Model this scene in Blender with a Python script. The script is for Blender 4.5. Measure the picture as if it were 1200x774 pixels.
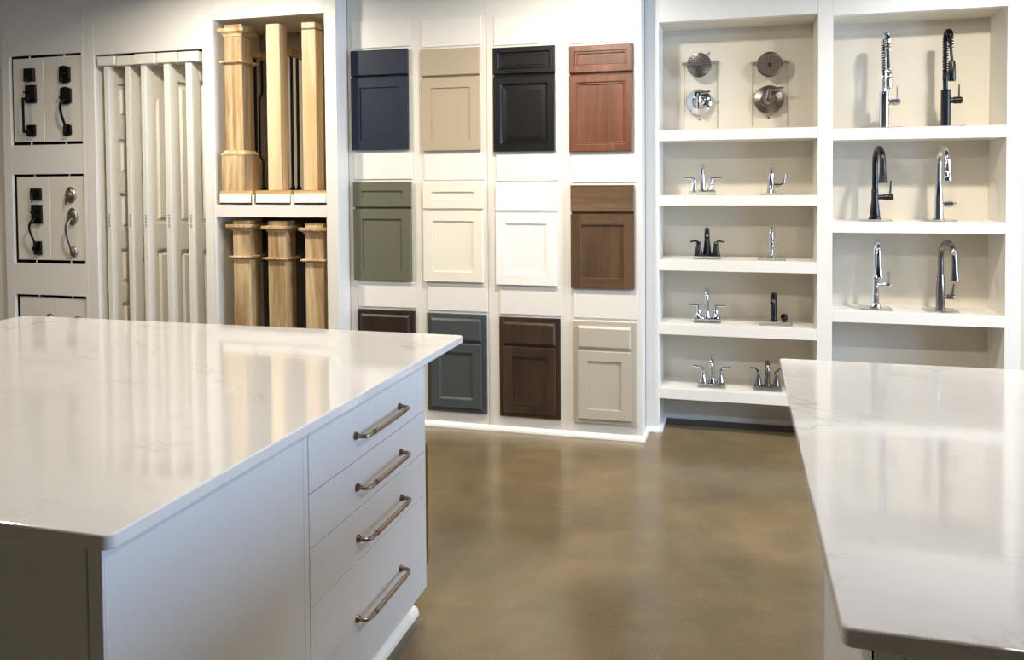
import bpy, bmesh, math, random
from mathutils import Vector, Matrix
random.seed(7)
for o in list(bpy.data.objects): bpy.data.objects.remove(o)
SC = bpy.context.scene
COL = SC.collection
PI = math.pi

# ------------------------------------------------------------------ camera
F_PX, PP_Y, YAW, PITCH, ROLL, CAM_H = 961.63, 241.29, -0.2682, 0.0295, 0.0072, 1.48
cy, sy, cp, sp = math.cos(YAW), math.sin(YAW), math.cos(PITCH), math.sin(PITCH)
fwd = Vector((sy*cp, cy*cp, -sp)); rgt = Vector((cy, -sy, 0)); dwn = fwd.cross(rgt)
r2 = math.cos(ROLL)*rgt + math.sin(ROLL)*dwn
d2 = -math.sin(ROLL)*rgt + math.cos(ROLL)*dwn
cam = bpy.data.cameras.new('camera')
cam.sensor_fit = 'HORIZONTAL'; cam.sensor_width = 36.0
cam.lens = F_PX*36.0/1200.0
cam.shift_y = -(387.0-PP_Y)/1200.0
cam.clip_start = 0.02
camo = bpy.data.objects.new('camera', cam); COL.objects.link(camo)
m = Matrix((r2, -d2, -fwd)).transposed().to_4x4(); m.translation = (0, 0, CAM_H)
camo.matrix_world = m
SC.camera = camo

# ------------------------------------------------------------------ world, exposure
SC.view_settings.view_transform = 'Standard'
SC.view_settings.look = 'None'
SC.view_settings.gamma = 1.0
SC.view_settings.use_curve_mapping = False
SC.view_settings.exposure = 0.2
W = bpy.data.worlds.new('daylight'); SC.world = W; W.use_nodes = True
bg = W.node_tree.nodes['Background']
bg.inputs['Color'].default_value = (0.44, 0.64, 1.0, 1); bg.inputs['Strength'].default_value = 18.0
LAMP_COLOR = (1.0, 0.925, 0.82)
# recessed ceiling lamps: (x, y, watts, tilt toward the display wall in degrees)
CAN_SPOTS = [(x, 3.62, 25.0, 18.0) for x in (-2.95, -0.85, 1.30, 3.4)] + [(x, 1.55, 19.0, 8.0) for x in (-5.0, -2.95, -0.85, 1.30, 3.4)] + [(x, -2.6, 5.0, 0.0) for x in (-2.0, 1.30)]  # last pair, behind the camera, is added as unseen fill light
CEIL = 2.76

# ------------------------------------------------------------------ materials
def lin(c): return tuple((v/255/12.92 if v <= 10 else ((v/255+0.055)/1.055)**2.4) for v in c)
def nm(name):
    m = bpy.data.materials.new(name); m.use_nodes = True
    nt = m.node_tree; b = nt.nodes['Principled BSDF']
    return m, nt, b
def N(nt, t, **k):
    n = nt.nodes.new(t)
    for a, v in k.items():
        if hasattr(n, a): setattr(n, a, v)
        else: n.inputs[a].default_value = v
    return n
def paint(name, c, rough=0.45, var=0.03, bump=0.02, scale=60, coat=0.0, spec=0.5):
    m, nt, b = nm(name)
    tc = N(nt, 'ShaderNodeTexCoord'); no = N(nt, 'ShaderNodeTexNoise', Scale=3.0, Detail=4.0)
    nt.links.new(tc.outputs['Object'], no.inputs['Vector'])
    mx = N(nt, 'ShaderNodeMix', data_type='RGBA')
    L = lin(c)
    mx.inputs['A'].default_value = (*[v*(1-var) for v in L], 1); mx.inputs['B'].default_value = (*[min(1, v*(1+var)) for v in L], 1)
    nt.links.new(no.outputs['Fac'], mx.inputs['Factor']); nt.links.new(mx.outputs['Result'], b.inputs['Base Color'])
    b.inputs['Roughness'].default_value = rough
    b.inputs['Specular IOR Level'].default_value = spec
    if coat: b.inputs['Coat Weight'].default_value = coat
    if bump:
        n2 = N(nt, 'ShaderNodeTexNoise', Scale=float(scale*4), Detail=2.0)
        nt.links.new(tc.outputs['Object'], n2.inputs['Vector'])
        bp = N(nt, 'ShaderNodeBump', Strength=bump, Distance=0.002)
        nt.links.new(n2.outputs['Fac'], bp.inputs['Height']); nt.links.new(bp.outputs['Normal'], b.inputs['Normal'])
    return m
def wood(name, c1, c2, rough=0.42, axis='Z', scale=9.0, stretch=0.07, blotch=0.0, coat=0.0):
    m, nt, b = nm(name)
    tc = N(nt, 'ShaderNodeTexCoord'); mp = N(nt, 'ShaderNodeMapping')
    oi = N(nt, 'ShaderNodeObjectInfo')
    s = {'X': (stretch, 1, 1), 'Y': (1, stretch, 1), 'Z': (1, 1, stretch)}[axis]
    mp.inputs['Scale'].default_value = s
    nt.links.new(tc.outputs['Object'], mp.inputs['Vector'])
    cb = N(nt, 'ShaderNodeVectorMath', operation='SCALE'); cb.inputs[0].default_value = (7.3, 3.1, 5.7)
    nt.links.new(oi.outputs['Random'], cb.inputs['Scale']); nt.links.new(cb.outputs['Vector'], mp.inputs['Location'])
    n1 = N(nt, 'ShaderNodeTexNoise', Scale=scale, Detail=5.0, Roughness=0.6, Distortion=1.6)
    n2 = N(nt, 'ShaderNodeTexNoise', Scale=scale*7, Detail=3.0, Roughness=0.7)
    nt.links.new(mp.outputs['Vector'], n1.inputs['Vector']); nt.links.new(mp.outputs['Vector'], n2.inputs['Vector'])
    ad = N(nt, 'ShaderNodeMath', operation='MULTIPLY_ADD'); ad.inputs[1].default_value = 0.35
    nt.links.new(n2.outputs['Fac'], ad.inputs[0]); nt.links.new(n1.outputs['Fac'], ad.inputs[2])
    rp = N(nt, 'ShaderNodeValToRGB'); rp.color_ramp.elements[0].position = 0.5; rp.color_ramp.elements[1].position = 0.86
    rp.color_ramp.elements[0].color = (*lin(c1), 1); rp.color_ramp.elements[1].color = (*lin(c2), 1)
    nt.links.new(ad.outputs[0], rp.inputs['Fac'])
    out = rp.outputs['Color']
    if blotch:
        n3 = N(nt, 'ShaderNodeTexNoise', Scale=14.0, Detail=3.0); nt.links.new(tc.outputs['Object'], n3.inputs['Vector'])
        mx = N(nt, 'ShaderNodeMix', data_type='RGBA', blend_type='MULTIPLY'); mx.inputs['Factor'].default_value = blotch
        nt.links.new(out, mx.inputs['A']); nt.links.new(n3.outputs['Fac'], mx.inputs['B']); out = mx.outputs['Result']
    nt.links.new(out, b.inputs['Base Color'])
    b.inputs['Roughness'].default_value = rough
    if coat: b.inputs['Coat Weight'].default_value = coat; b.inputs['Coat Roughness'].default_value = 0.25
    return m
def metal(name, c, rough=0.1, met=1.0):
    m, nt, b = nm(name)
    tc = N(nt, 'ShaderNodeTexCoord'); no = N(nt, 'ShaderNodeTexNoise', Scale=40.0, Detail=2.0)
    nt.links.new(tc.outputs['Object'], no.inputs['Vector'])
    mr = N(nt, 'ShaderNodeMapRange'); mr.inputs['To Min'].default_value = rough*0.8; mr.inputs['To Max'].default_value = rough*1.25
    nt.links.new(no.outputs['Fac'], mr.inputs['Value']); nt.links.new(mr.outputs['Result'], b.inputs['Roughness'])
    b.inputs['Base Color'].default_value = (*lin(c), 1); b.inputs['Metallic'].default_value = met
    return m
def clear(name, tint=(0.985, 0.99, 0.985), gloss=0.10, haze=0.0):
    m, nt, b = nm(name); nt.nodes.remove(b)
    out = nt.nodes['Material Output']
    tr = N(nt, 'ShaderNodeBsdfTransparent', Color=(*tint, 1)); gl = N(nt, 'ShaderNodeBsdfGlossy', Roughness=0.03)
    fr = N(nt, 'ShaderNodeFresnel', IOR=1.3); ms = N(nt, 'ShaderNodeMixShader')
    ad = N(nt, 'ShaderNodeMath', operation='ADD'); ad.inputs[1].default_value = gloss*0.3
    nt.links.new(fr.outputs[0], ad.inputs[0]); nt.links.new(ad.outputs[0], ms.inputs[0])
    df = N(nt, 'ShaderNodeBsdfTranslucent', Color=(0.95, 0.96, 0.95, 1)); d2_ = N(nt, 'ShaderNodeBsdfDiffuse', Color=(0.95, 0.96, 0.95, 1))
    m1 = N(nt, 'ShaderNodeMixShader'); m1.inputs[0].default_value = 0.5; nt.links.new(df.outputs[0], m1.inputs[1]); nt.links.new(d2_.outputs[0], m1.inputs[2])
    m2 = N(nt, 'ShaderNodeMixShader'); m2.inputs[0].default_value = haze; nt.links.new(tr.outputs[0], m2.inputs[1]); nt.links.new(m1.outputs[0], m2.inputs[2])
    nt.links.new(m2.outputs[0], ms.inputs[1]); nt.links.new(gl.outputs[0], ms.inputs[2]); nt.links.new(ms.outputs[0], out.inputs['Surface'])
    return m
def quartz(name, c, vein, seedloc):
    m, nt, b = nm(name)
    tc = N(nt, 'ShaderNodeTexCoord'); mp = N(nt, 'ShaderNodeMapping')
    mp.inputs['Location'].default_value = seedloc; mp.inputs['Rotation'].default_value = (0, 0, 0.35)
    nt.links.new(tc.outputs['Object'], mp.inputs['Vector'])
    sc = N(nt, 'ShaderNodeMapping'); sc.inputs['Scale'].default_value = (0.7, 1.7, 1)
    nt.links.new(mp.outputs['Vector'], sc.inputs['Vector'])
    prev = None
    for scale, width, amt in ((1.15, 0.010, 0.62), (2.1, 0.010, 0.30), (4.3, 0.022, 0.13)):
        n = N(nt, 'ShaderNodeTexNoise', Scale=scale, Detail=6.0, Roughness=0.55, Distortion=0.7)
        nt.links.new(sc.outputs['Vector'], n.inputs['Vector'])
        s = N(nt, 'ShaderNodeMath', operation='SUBTRACT'); s.inputs[1].default_value = 0.5
        nt.links.new(n.outputs['Fac'], s.inputs[0])
        a = N(nt, 'ShaderNodeMath', operation='ABSOLUTE'); nt.links.new(s.outputs[0], a.inputs[0])
        r = N(nt, 'ShaderNodeMapRange'); r.inputs['From Max'].default_value = width; r.inputs['To Min'].default_value = amt; r.inputs['To Max'].default_value = 0.0
        nt.links.new(a.outputs[0], r.inputs['Value'])
        bk = N(nt, 'ShaderNodeTexNoise', Scale=scale*1.7, Detail=2.0); nt.links.new(mp.outputs['Vector'], bk.inputs['Vector'])
        br = N(nt, 'ShaderNodeMapRange'); br.inputs['From Min'].default_value = 0.47; br.inputs['From Max'].default_value = 0.68
        nt.links.new(bk.outputs['Fac'], br.inputs['Value'])
        mu = N(nt, 'ShaderNodeMath', operation='MULTIPLY'); nt.links.new(r.outputs['Result'], mu.inputs[0]); nt.links.new(br.outputs['Result'], mu.inputs[1])
        if prev is None: prev = mu
        else:
            ad = N(nt, 'ShaderNodeMath', operation='MAXIMUM'); nt.links.new(prev.outputs[0], ad.inputs[0]); nt.links.new(mu.outputs[0], ad.inputs[1]); prev = ad
    cl = N(nt, 'ShaderNodeTexNoise', Scale=3.5, Detail=5.0); nt.links.new(sc.outputs['Vector'], cl.inputs['Vector'])
    base = N(nt, 'ShaderNodeMix', data_type='RGBA'); base.inputs['A'].default_value = (*[v*0.93 for v in lin(c)], 1); base.inputs['B'].default_value = (*[min(1, v*1.04) for v in lin(c)], 1)
    nt.links.new(cl.outputs['Fac'], base.inputs['Factor'])
    mx = N(nt, 'ShaderNodeMix', data_type='RGBA'); mx.inputs['B'].default_value = (*lin(vein), 1)
    nt.links.new(prev.outputs[0], mx.inputs['Factor']); nt.links.new(base.outputs['Result'], mx.inputs['A'])
    nt.links.new(mx.outputs['Result'], b.inputs['Base Color'])
    b.inputs['Roughness'].default_value = 0.06; b.inputs['IOR'].default_value = 1.55
    return m
def concrete(name):
    m, nt, b = nm(name)
    tc = N(nt, 'ShaderNodeTexCoord')
    n1 = N(nt, 'ShaderNodeTexNoise', Scale=1.3, Detail=6.0, Roughness=0.58, Distortion=0.6)
    n2 = N(nt, 'ShaderNodeTexNoise', Scale=5.0, Detail=4.0, Roughness=0.55)
    n3 = N(nt, 'ShaderNodeTexNoise', Scale=170.0, Detail=2.0)
    for n in (n1, n2, n3): nt.links.new(tc.outputs['Object'], n.inputs['Vector'])
    rp = N(nt, 'ShaderNodeValToRGB'); e = rp.color_ramp.elements
    e[0].position = 0.3; e[0].color = (*lin((101, 88, 65)), 1); e[1].position = 0.72; e[1].color = (*lin((134, 113, 78)), 1)
    k = e.new(0.5); k.color = (*lin((117, 101, 74)), 1)
    nt.links.new(n1.outputs['Fac'], rp.inputs['Fac'])
    mx = N(nt, 'ShaderNodeMix', data_type='RGBA', blend_type='OVERLAY'); mx.inputs['Factor'].default_value = 0.3
    nt.links.new(rp.outputs['Color'], mx.inputs['A']); nt.links.new(n2.outputs['Fac'], mx.inputs['B'])
    m3 = N(nt, 'ShaderNodeMix', data_type='RGBA', blend_type='OVERLAY'); m3.inputs['Factor'].default_value = 0.5
    nt.links.new(mx.outputs['Result'], m3.inputs['A']); nt.links.new(n3.outputs['Fac'], m3.inputs['B'])
    nt.links.new(m3.outputs['Result'], b.inputs['Base Color'])
    mr = N(nt, 'ShaderNodeMapRange'); mr.inputs['To Min'].default_value = 0.15; mr.inputs['To Max'].default_value = 0.25
    nt.links.new(n2.outputs['Fac'], mr.inputs['Value']); nt.links.new(mr.outputs['Result'], b.inputs['Roughness'])
    bp = N(nt, 'ShaderNodeBump', Strength=0.03, Distance=0.003); nt.links.new(n3.outputs['Fac'], bp.inputs['Height']); nt.links.new(bp.outputs['Normal'], b.inputs['Normal'])
    b.inputs['IOR'].default_value = 1.55
    return m
def emit(name, c, s):
    m, nt, b = nm(name)
    b.inputs['Emission Color'].default_value = (*c, 1); b.inputs['Emission Strength'].default_value = s
    b.inputs['Base Color'].default_value = (0.9, 0.9, 0.9, 1)
    return m

M = {}
M['trim'] = paint('cream_trim_paint', (235, 231, 221), 0.38)
M['wall'] = paint('beige_wall_paint', (214, 205, 186), 0.6)
M['inner'] = paint('cream_shelf_paint', (219, 212, 196), 0.5)
M['board'] = paint('sample_board_paint', (231, 227, 216), 0.45)
M['filler'] = paint('filler_panel_paint', (235, 231, 221), 0.42)
M['shoe'] = paint('bright_white_paint', (250, 248, 240), 0.3)
M['door_white'] = paint('door_primer_white', (232, 227, 213), 0.42)
M['ceiling'] = paint('dark_ceiling_paint', (74, 70, 64), 0.8)
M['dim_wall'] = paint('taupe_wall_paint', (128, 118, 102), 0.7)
M['black_gap'] = paint('black_recess_paint', (16, 14, 12), 0.7)
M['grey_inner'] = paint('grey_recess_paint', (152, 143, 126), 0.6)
M['shade_inner'] = paint('recess_shade', (58, 51, 43), 0.6)  # back of the lower post bay, its shade put into the colour
M['pewter'] = metal('antique_pewter', (176, 168, 158), 0.34)
M['cab'] = paint('cabinet_white_paint', (218, 218, 217), 0.4)
M['floor'] = concrete('polished_brown_concrete')
M['dark_floor'] = paint('dark_floor_strip', (34, 28, 21), 0.35)
M['quartz_l'] = quartz('warm_white_quartz', (222, 219, 213), (168, 161, 151), (0.3, 1.2, 0))
M['quartz_r'] = quartz('cool_white_quartz', (214, 211, 207), (132, 126, 120), (2.6, 0.4, 0))
M['bronze'] = metal('brushed_bronze', (146, 128, 111), 0.36)
M['brass'] = metal('aged_brass', (176, 142, 84), 0.4)
M['chrome'] = metal('polished_chrome', (214, 216, 220), 0.06)
M['nickel'] = metal('satin_nickel', (168, 160, 150), 0.2)
M['face_grey'] = metal('grey_spray_face', (112, 106, 94), 0.45, 0.4)
M['satin_chrome'] = metal('satin_chrome', (205, 206, 208), 0.22)
M['darknickel'] = metal('dark_steel', (142, 138, 136), 0.18)
M['black'] = metal('matte_black_metal', (7, 7, 8), 0.24, 0.0)
M['iron'] = metal('black_iron', (13, 12, 12), 0.45, 0.3)
M['rubber'] = paint('black_rubber', (22, 22, 23), 0.6)
M['acrylic'] = clear('clear_acrylic', haze=0.16)
M['glass'] = clear('window_glass', (0.97, 0.98, 0.98), 0.02)
M['poplar'] = wood('poplar_newel_wood', (146, 114, 72), (225, 198, 154))
M['pale_oak'] = wood('pale_maple_post_wood', (203, 168, 116), (233, 207, 165), scale=7)
M['plank'] = wood('tray_plank_wood', (190, 150, 98), (226, 194, 142), axis='X')
M['print'] = paint('grey_label_print', (120, 115, 105), 0.7)
M['navy'] = paint('navy_paint', (30, 39, 54), 0.5, spec=0.3)
M['taupe'] = paint('taupe_paint', (178, 162, 136), 0.42)
M['blackpaint'] = wood('black_stained_wood', (8, 7, 8), (18, 15, 15), 0.34, coat=0.15)
M['cherry'] = wood('cherry_stained_maple', (96, 55, 35), (138, 87, 59), 0.38, blotch=0.35, coat=0.2, scale=5)
M['sage'] = paint('sage_green_paint', (104, 103, 83), 0.45, spec=0.4)
M['cream'] = paint('cream_cabinet_paint', (238, 231, 212), 0.42)
M['white'] = paint('white_cabinet_paint', (246, 243, 236), 0.4)
M['walnut'] = wood('mid_brown_stained_maple', (82, 60, 40), (118, 92, 64), 0.42, blotch=0.35, coat=0.15, scale=5)
M['walnut_h'] = wood('mid_brown_stained_maple_rail', (90, 66, 44), (132, 104, 74), 0.42, axis='X', blotch=0.3, coat=0.15, scale=6)
M['espresso'] = wood('espresso_stained_wood', (34, 24, 17), (58, 41, 29), 0.48, blotch=0.3, coat=0.0, scale=5)
M['slate'] = paint('slate_grey_paint', (74, 78, 77), 0.42, spec=0.35)
M['choc'] = wood('chocolate_stained_wood', (46, 32, 22), (76, 54, 37), 0.38, blotch=0.3, coat=0.2, scale=5)
M['greige'] = paint('greige_paint', (190, 181, 164), 0.42)
M['lens'] = emit('lamp_lens', (1.0, 0.9, 0.78), 6.0)

# ------------------------------------------------------------------ helpers
def bx(bm, x0, x1, y0, y1, z0, z1, bev=0.0, seg=1):
    v = [bm.verts.new(p) for p in ((x0,y0,z0),(x1,y0,z0),(x1,y1,z0),(x0,y1,z0),(x0,y0,z1),(x1,y0,z1),(x1,y1,z1),(x0,y1,z1))]
    f = [bm.faces.new([v[i] for i in q]) for q in ((3,2,1,0),(4,5,6,7),(0,1,5,4),(1,2,6,5),(2,3,7,6),(3,0,4,7))]
    if bev:
        ed = list({e for q in f for e in q.edges})
        bmesh.ops.bevel(bm, geom=ed, offset=bev, segments=seg, affect='EDGES', profile=0.5)
    return bm
def box(x0, x1, y0, y1, z0, z1, bev=0.0, seg=1):
    return bx(bmesh.new(), x0, x1, y0, y1, z0, z1, bev, seg)
def boxes(*bs, bev=0.0):
    bm = bmesh.new()
    for b in bs: bx(bm, *b, bev=bev)
    return bm
def smooth_path(pts, n=6):
    P = [Vector(p) for p in pts]
    if len(P) < 3: return P
    out = []
    for i in range(len(P)-1):
        p0 = P[max(i-1, 0)]; p1 = P[i]; p2 = P[i+1]; p3 = P[min(i+2, len(P)-1)]
        for k in range(n):
            t = k/n
            out.append(0.5*((2*p1)+(-p0+p2)*t+(2*p0-5*p1+4*p2-p3)*t*t+(-p0+3*p1-3*p2+p3)*t**3))
    out.append(P[-1]); return out
def lerp_list(r, m):
    if not isinstance(r, (list, tuple)): return [r]*m
    out = []
    for i in range(m):
        t = i/(m-1)*(len(r)-1); k = min(int(t), len(r)-2); out.append(r[k]+(r[k+1]-r[k])*(t-k))
    return out
def tube(bm, pts, r, seg=12, smooth=6, flat=1.0):
    P = smooth_path(pts, smooth) if smooth else [Vector(p) for p in pts]
    R = lerp_list(r, len(P))
    T = []
    for i in range(len(P)):
        a = P[max(i-1, 0)]; b = P[min(i+1, len(P)-1)]; T.append((b-a).normalized())
    up = Vector((1, 0, 0)) if abs(T[0].x) < 0.9 else Vector((0, 1, 0))
    n = (up - T[0]*up.dot(T[0])).normalized(); rings = []
    for i, p in enumerate(P):
        n = (n - T[i]*n.dot(T[i])).normalized(); b = T[i].cross(n)
        rings.append([bm.verts.new(p + (n*math.cos(2*PI*k/seg) + b*flat*math.sin(2*PI*k/seg))*R[i]) for k in range(seg)])
    for i in range(len(rings)-1):
        for k in range(seg):
            bm.faces.new((rings[i][k], rings[i][(k+1) % seg], rings[i+1][(k+1) % seg], rings[i+1][k]))
    bm.faces.new(rings[0][::-1]); bm.faces.new(rings[-1])
    return bm
def lathe(bm, prof, origin=(0, 0, 0), axis=(0, 0, 1), seg=20, sx=1.0):
    ax = Vector(axis).normalized(); q = Vector((0, 0, 1)).rotation_difference(ax); o = Vector(origin)
    rings = []
    for r, z in prof:
        if r < 1e-6: rings.append([bm.verts.new(o + q @ Vector((0, 0, z)))])
        else: rings.append([bm.verts.new(o + q @ Vector((r*sx*math.cos(2*PI*k/seg), r*math.sin(2*PI*k/seg), z))) for k in range(seg)])
    for a, b in zip(rings, rings[1:]):
        if len(a) == 1 and len(b) == 1: continue
        for k in range(seg):
            j = (k+1) % seg
            if len(a) == 1: bm.faces.new((a[0], b[j], b[k]))
            elif len(b) == 1: bm.faces.new((a[k], a[j], b[0]))
            else: bm.faces.new((a[k], a[j], b[j], b[k]))
    if len(rings[0]) > 1: bm.faces.new(rings[0][::-1])
    if len(rings[-1]) > 1: bm.faces.new(rings[-1])
    return bm
def rect_loft(bm, w, h, loops, cap=True, capback=True):
    """loops: (inset, depth toward the viewer); rectangle w x h from the origin corner in XZ, front is -Y"""
    rings = []
    for ins, d in loops:
        rings.append([bm.verts.new(p) for p in ((ins, -d, ins), (w-ins, -d, ins), (w-ins, -d, h-ins), (ins, -d, h-ins))])
    for a, b in zip(rings, rings[1:]):
        for k in range(4):
            j = (k+1) % 4; bm.faces.new((a[k], a[j], b[j], b[k]))
    if cap: bm.faces.new(rings[-1])
    if capback: bm.faces.new(rings[0][::-1])
    return bm
def prism(bm, poly, y0, y1):
    a = [bm.verts.new((x, y0, z)) for x, z in poly]; b = [bm.verts.new((x, y1, z)) for x, z in poly]
    n = len(poly)
    bm.faces.new(a); bm.faces.new(b[::-1])
    for k in range(n):
        j = (k+1) % n; bm.faces.new((a[j], a[k], b[k], b[j]))
    return bm
def obj(name, bm, mat, parent=None, loc=(0, 0, 0), rot=(0, 0, 0), sm=True, ang=32):
    bmesh.ops.recalc_face_normals(bm, faces=bm.faces)
    me = bpy.data.meshes.new(name); bm.to_mesh(me); bm.free()
    if sm:
        for p in me.polygons: p.use_smooth = True
        me.set_sharp_from_angle(angle=math.radians(ang))
    me.materials.append(M[mat] if isinstance(mat, str) else mat)
    o = bpy.data.objects.new(name, me); COL.objects.link(o)
    o.location = loc; o.rotation_euler = rot
    if parent is not None: o.parent = parent
    return o
def tag(o, label, cat, group=None):
    o['label'] = label; o['category'] = cat
    if group: o['group'] = group
    return o
def thing(name, label, cat, loc=(0, 0, 0), rotz=0.0, group=None):
    o = bpy.data.objects.new(name, None); COL.objects.link(o); o.empty_display_size = 0.05
    o.location = loc; o.rotation_euler = (0, 0, rotz)
    return tag(o, label, cat, group)
def struct(name, bm, mat, parent=None, sm=False):
    o = obj(name, bm, mat, parent, sm=sm)
    if parent is None: o['kind'] = 'structure'
    return o
def copy_to(src, parent, loc=None, rot=None):
    c = src.copy(); COL.objects.link(c); c.parent = parent
    if loc is not None: c.location = loc
    if rot is not None: c.rotation_euler = rot
    for k in ('label',):
        if k in c: del c[k]
    return c

# ------------------------------------------------------------------ room shell
XL, XR, YB, YF = -6.6, 4.4, 5.24, -4.2
struct('floor', box(XL-0.1, XR+0.1, YF-0.1, YB+0.1, -0.1, 0), 'floor')
struct('ceiling', box(XL-0.1, XR+0.1, YF-0.1, YB+0.1, CEIL, CEIL+0.1), 'ceiling')
struct('wall_back', box(XL-0.1, XR+0.1, YB, YB+0.12, 0, CEIL), 'wall')
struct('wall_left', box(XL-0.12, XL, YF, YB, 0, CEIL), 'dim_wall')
struct('wall_front', box(XL-0.1, XR+0.1, YF-0.12, YF, 0, CEIL), 'wall')
WIN = [(0.9, 2.5), (2.8, 4.4)]
WZ0, WZ1 = 0.75, 2.45
bm = boxes((XR, XR+0.14, YF, YB, 0, WZ0), (XR, XR+0.14, YF, YB, WZ1, CEIL))
ys = [YF] + [v for w in WIN for v in w] + [YB]
for a, b in zip(ys[::2], ys[1::2]): bx(bm, XR, XR+0.14, a, b, WZ0, WZ1)
struct('wall_right', bm, 'wall')
for i, (a, b) in enumerate(WIN):
    w = bpy.data.objects.new('window_%d' % (i+1), None); COL.objects.link(w); w['kind'] = 'structure'
    w.location = (XR+0.07, (a+b)/2, WZ0); h = WZ1-WZ0; s = (b-a)/2
    obj('window_frame', boxes((-0.03, 0.03, -s, -s+0.05, 0, h), (-0.03, 0.03, s-0.05, s, 0, h), (-0.03, 0.03, -s+0.05, s-0.05, 0, 0.05), (-0.03, 0.03, -s+0.05, s-0.05, h-0.05, h), (-0.025, 0.025, -0.02, 0.02, 0.05, h-0.05)), 'shoe', w, sm=False)
    obj('pane', box(-0.004, 0.004, -s+0.05, -0.02, 0.05, h-0.05), 'glass', w, sm=False)
    obj('pane', box(-0.004, 0.004, 0.02, s-0.05, 0.05, h-0.05), 'glass', w, sm=False)
    pl = bpy.data.lights.new('daylight_portal', 'AREA'); pl.shape = 'RECTANGLE'; pl.size = h; pl.size_y = b-a
    pl.cycles.is_portal = True
    po = bpy.data.objects.new('daylight_portal', pl); COL.objects.link(po); po.parent = w
    po.location = (0.09, 0, h/2); po.rotation_euler = (0, PI/2, 0)

# recessed ceiling downlights
can_trim = can_lens = None
for i, (x, y, watts, tilt) in enumerate(CAN_SPOTS):
    t = thing('recessed_downlight', 'round white recessed downlight in the ceiling', 'light', (x, y, CEIL), 0, 'recessed ceiling downlights')
    if can_trim is None:
        can_trim = obj('trim_ring', lathe(bmesh.new(), [(0.075, 0.0), (0.098, 0.0), (0.098, -0.006), (0.08, -0.010), (0.072, -0.004), (0.072, 0.0)], seg=28), 'shoe', t)
        can_lens = obj('lens', lathe(bmesh.new(), [(0.0, -0.001), (0.072, -0.001), (0.072, -0.003), (0.0, -0.003)], seg=28), 'lens', t)
    else: copy_to(can_trim, t); copy_to(can_lens, t)
    ld = bpy.data.lights.new('lamp', 'AREA'); ld.shape = 'DISK'; ld.size = 0.13; ld.energy = watts; ld.spread = math.radians(150 if tilt > 10 else 180); ld.color = LAMP_COLOR
    lo = bpy.data.objects.new('lamp', ld); COL.objects.link(lo); lo.parent = t; lo.location = (0, 0, -0.045 if tilt > 10 else -0.015); lo.rotation_euler = (math.radians(tilt), 0, 0)

# ------------------------------------------------------------------ left display run (handles, doors, stair posts)
YP = 4.495                                             # face plane
# ---- handle display cabinet
X0, X1 = -4.835, -4.175
hd = thing('handle_display_cabinet', 'cream built-in wall cabinet with three black recesses holding door handle boards', 'display cabinet', (X0, YP, 0))
wd = X1-X0
OZ = [(0.13, 0.735), (0.948, 1.553), (1.75, 2.353)]; ox0, ox1 = 0.068, 0.655
obj('stile', box(0, ox0, 0, 0.022, 0, CEIL, 0.002), 'trim', hd)
obj('stile', box(ox1, wd+0.02, 0, 0.022, 0, CEIL, 0.002), 'trim', hd)
zz = [0] + [v for o_ in OZ for v in o_] + [CEIL]
for a, b in zip(zz[::2], zz[1::2]):
    obj('rail', box(ox0, ox1, 0, 0.022, a, b), 'trim', hd)
for a, b in OZ:
    obj('recess', boxes((ox0-0.01, ox1+0.01, 0.14, 0.15, a-0.01, b+0.01), (ox0-0.012, ox0-0.002, 0.022, 0.14, a, b), (ox1+0.002, ox1+0.012, 0.022, 0.14, a, b),
        (ox0, ox1, 0.022, 0.14, a-0.012, a-0.001), (ox0, ox1, 0.022, 0.14, b+0.001, b+0.012)), 'black_gap', hd, sm=False)
sidewall = obj('end_panel', box(-0.45, 0, 0.035, 0.055, 0, CEIL), 'trim', hd)
obj('carcass', box(-0.45, wd, 0.16, 0.6, 0, CEIL), 'trim', hd)

def handle_board(x0, x1, z0, z1, label, tilt=0.0):
    t = thing('handle_sample_board', label, 'board', ((x0+x1)/2, YP+0.012, z0), tilt, 'white boards carrying door handle sets')
    w = (x1-x0)/2
    obj('slab', box(-w, w, 0, 0.034, 0, z1-z0, 0.002), 'door_white', t)
    for z in (-0.02, z1-z0):
        obj('pivot_pin', lathe(bmesh.new(), [(0.005, 0), (0.005, 0.02)], (0, 0.017, z), seg=8), 'shoe', t)
    obj('label_strip', box(-0.03, 0.02, -0.0008, 0.001, 0.012, 0.017), 'print', t, sm=False)
    return t
handle_board(-4.752, -4.498, 1.773, 2.336, 'white board with square black handle set, left half of the top recess', 0.0)
handle_board(-4.494, -4.183, 1.770, 2.338, 'white board with arched black handle set, right half of the top recess', -0.02)
handle_board(-4.742, -4.470, 0.972, 1.537, 'white board with curved black square-plate handle set, left half of the middle recess')
handle_board(-4.466, -4.172, 0.972, 1.537, 'white board with silver handle set, right half of the middle recess', -0.015)
handle_board(-4.738, -4.445, 0.16, 0.716, 'white board cut off by the counter, left half of the lowest recess')
handle_board(-4.441, -4.190, 0.16, 0.712, 'white board cut off by the counter, right half of the lowest recess', 0.02)

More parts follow.
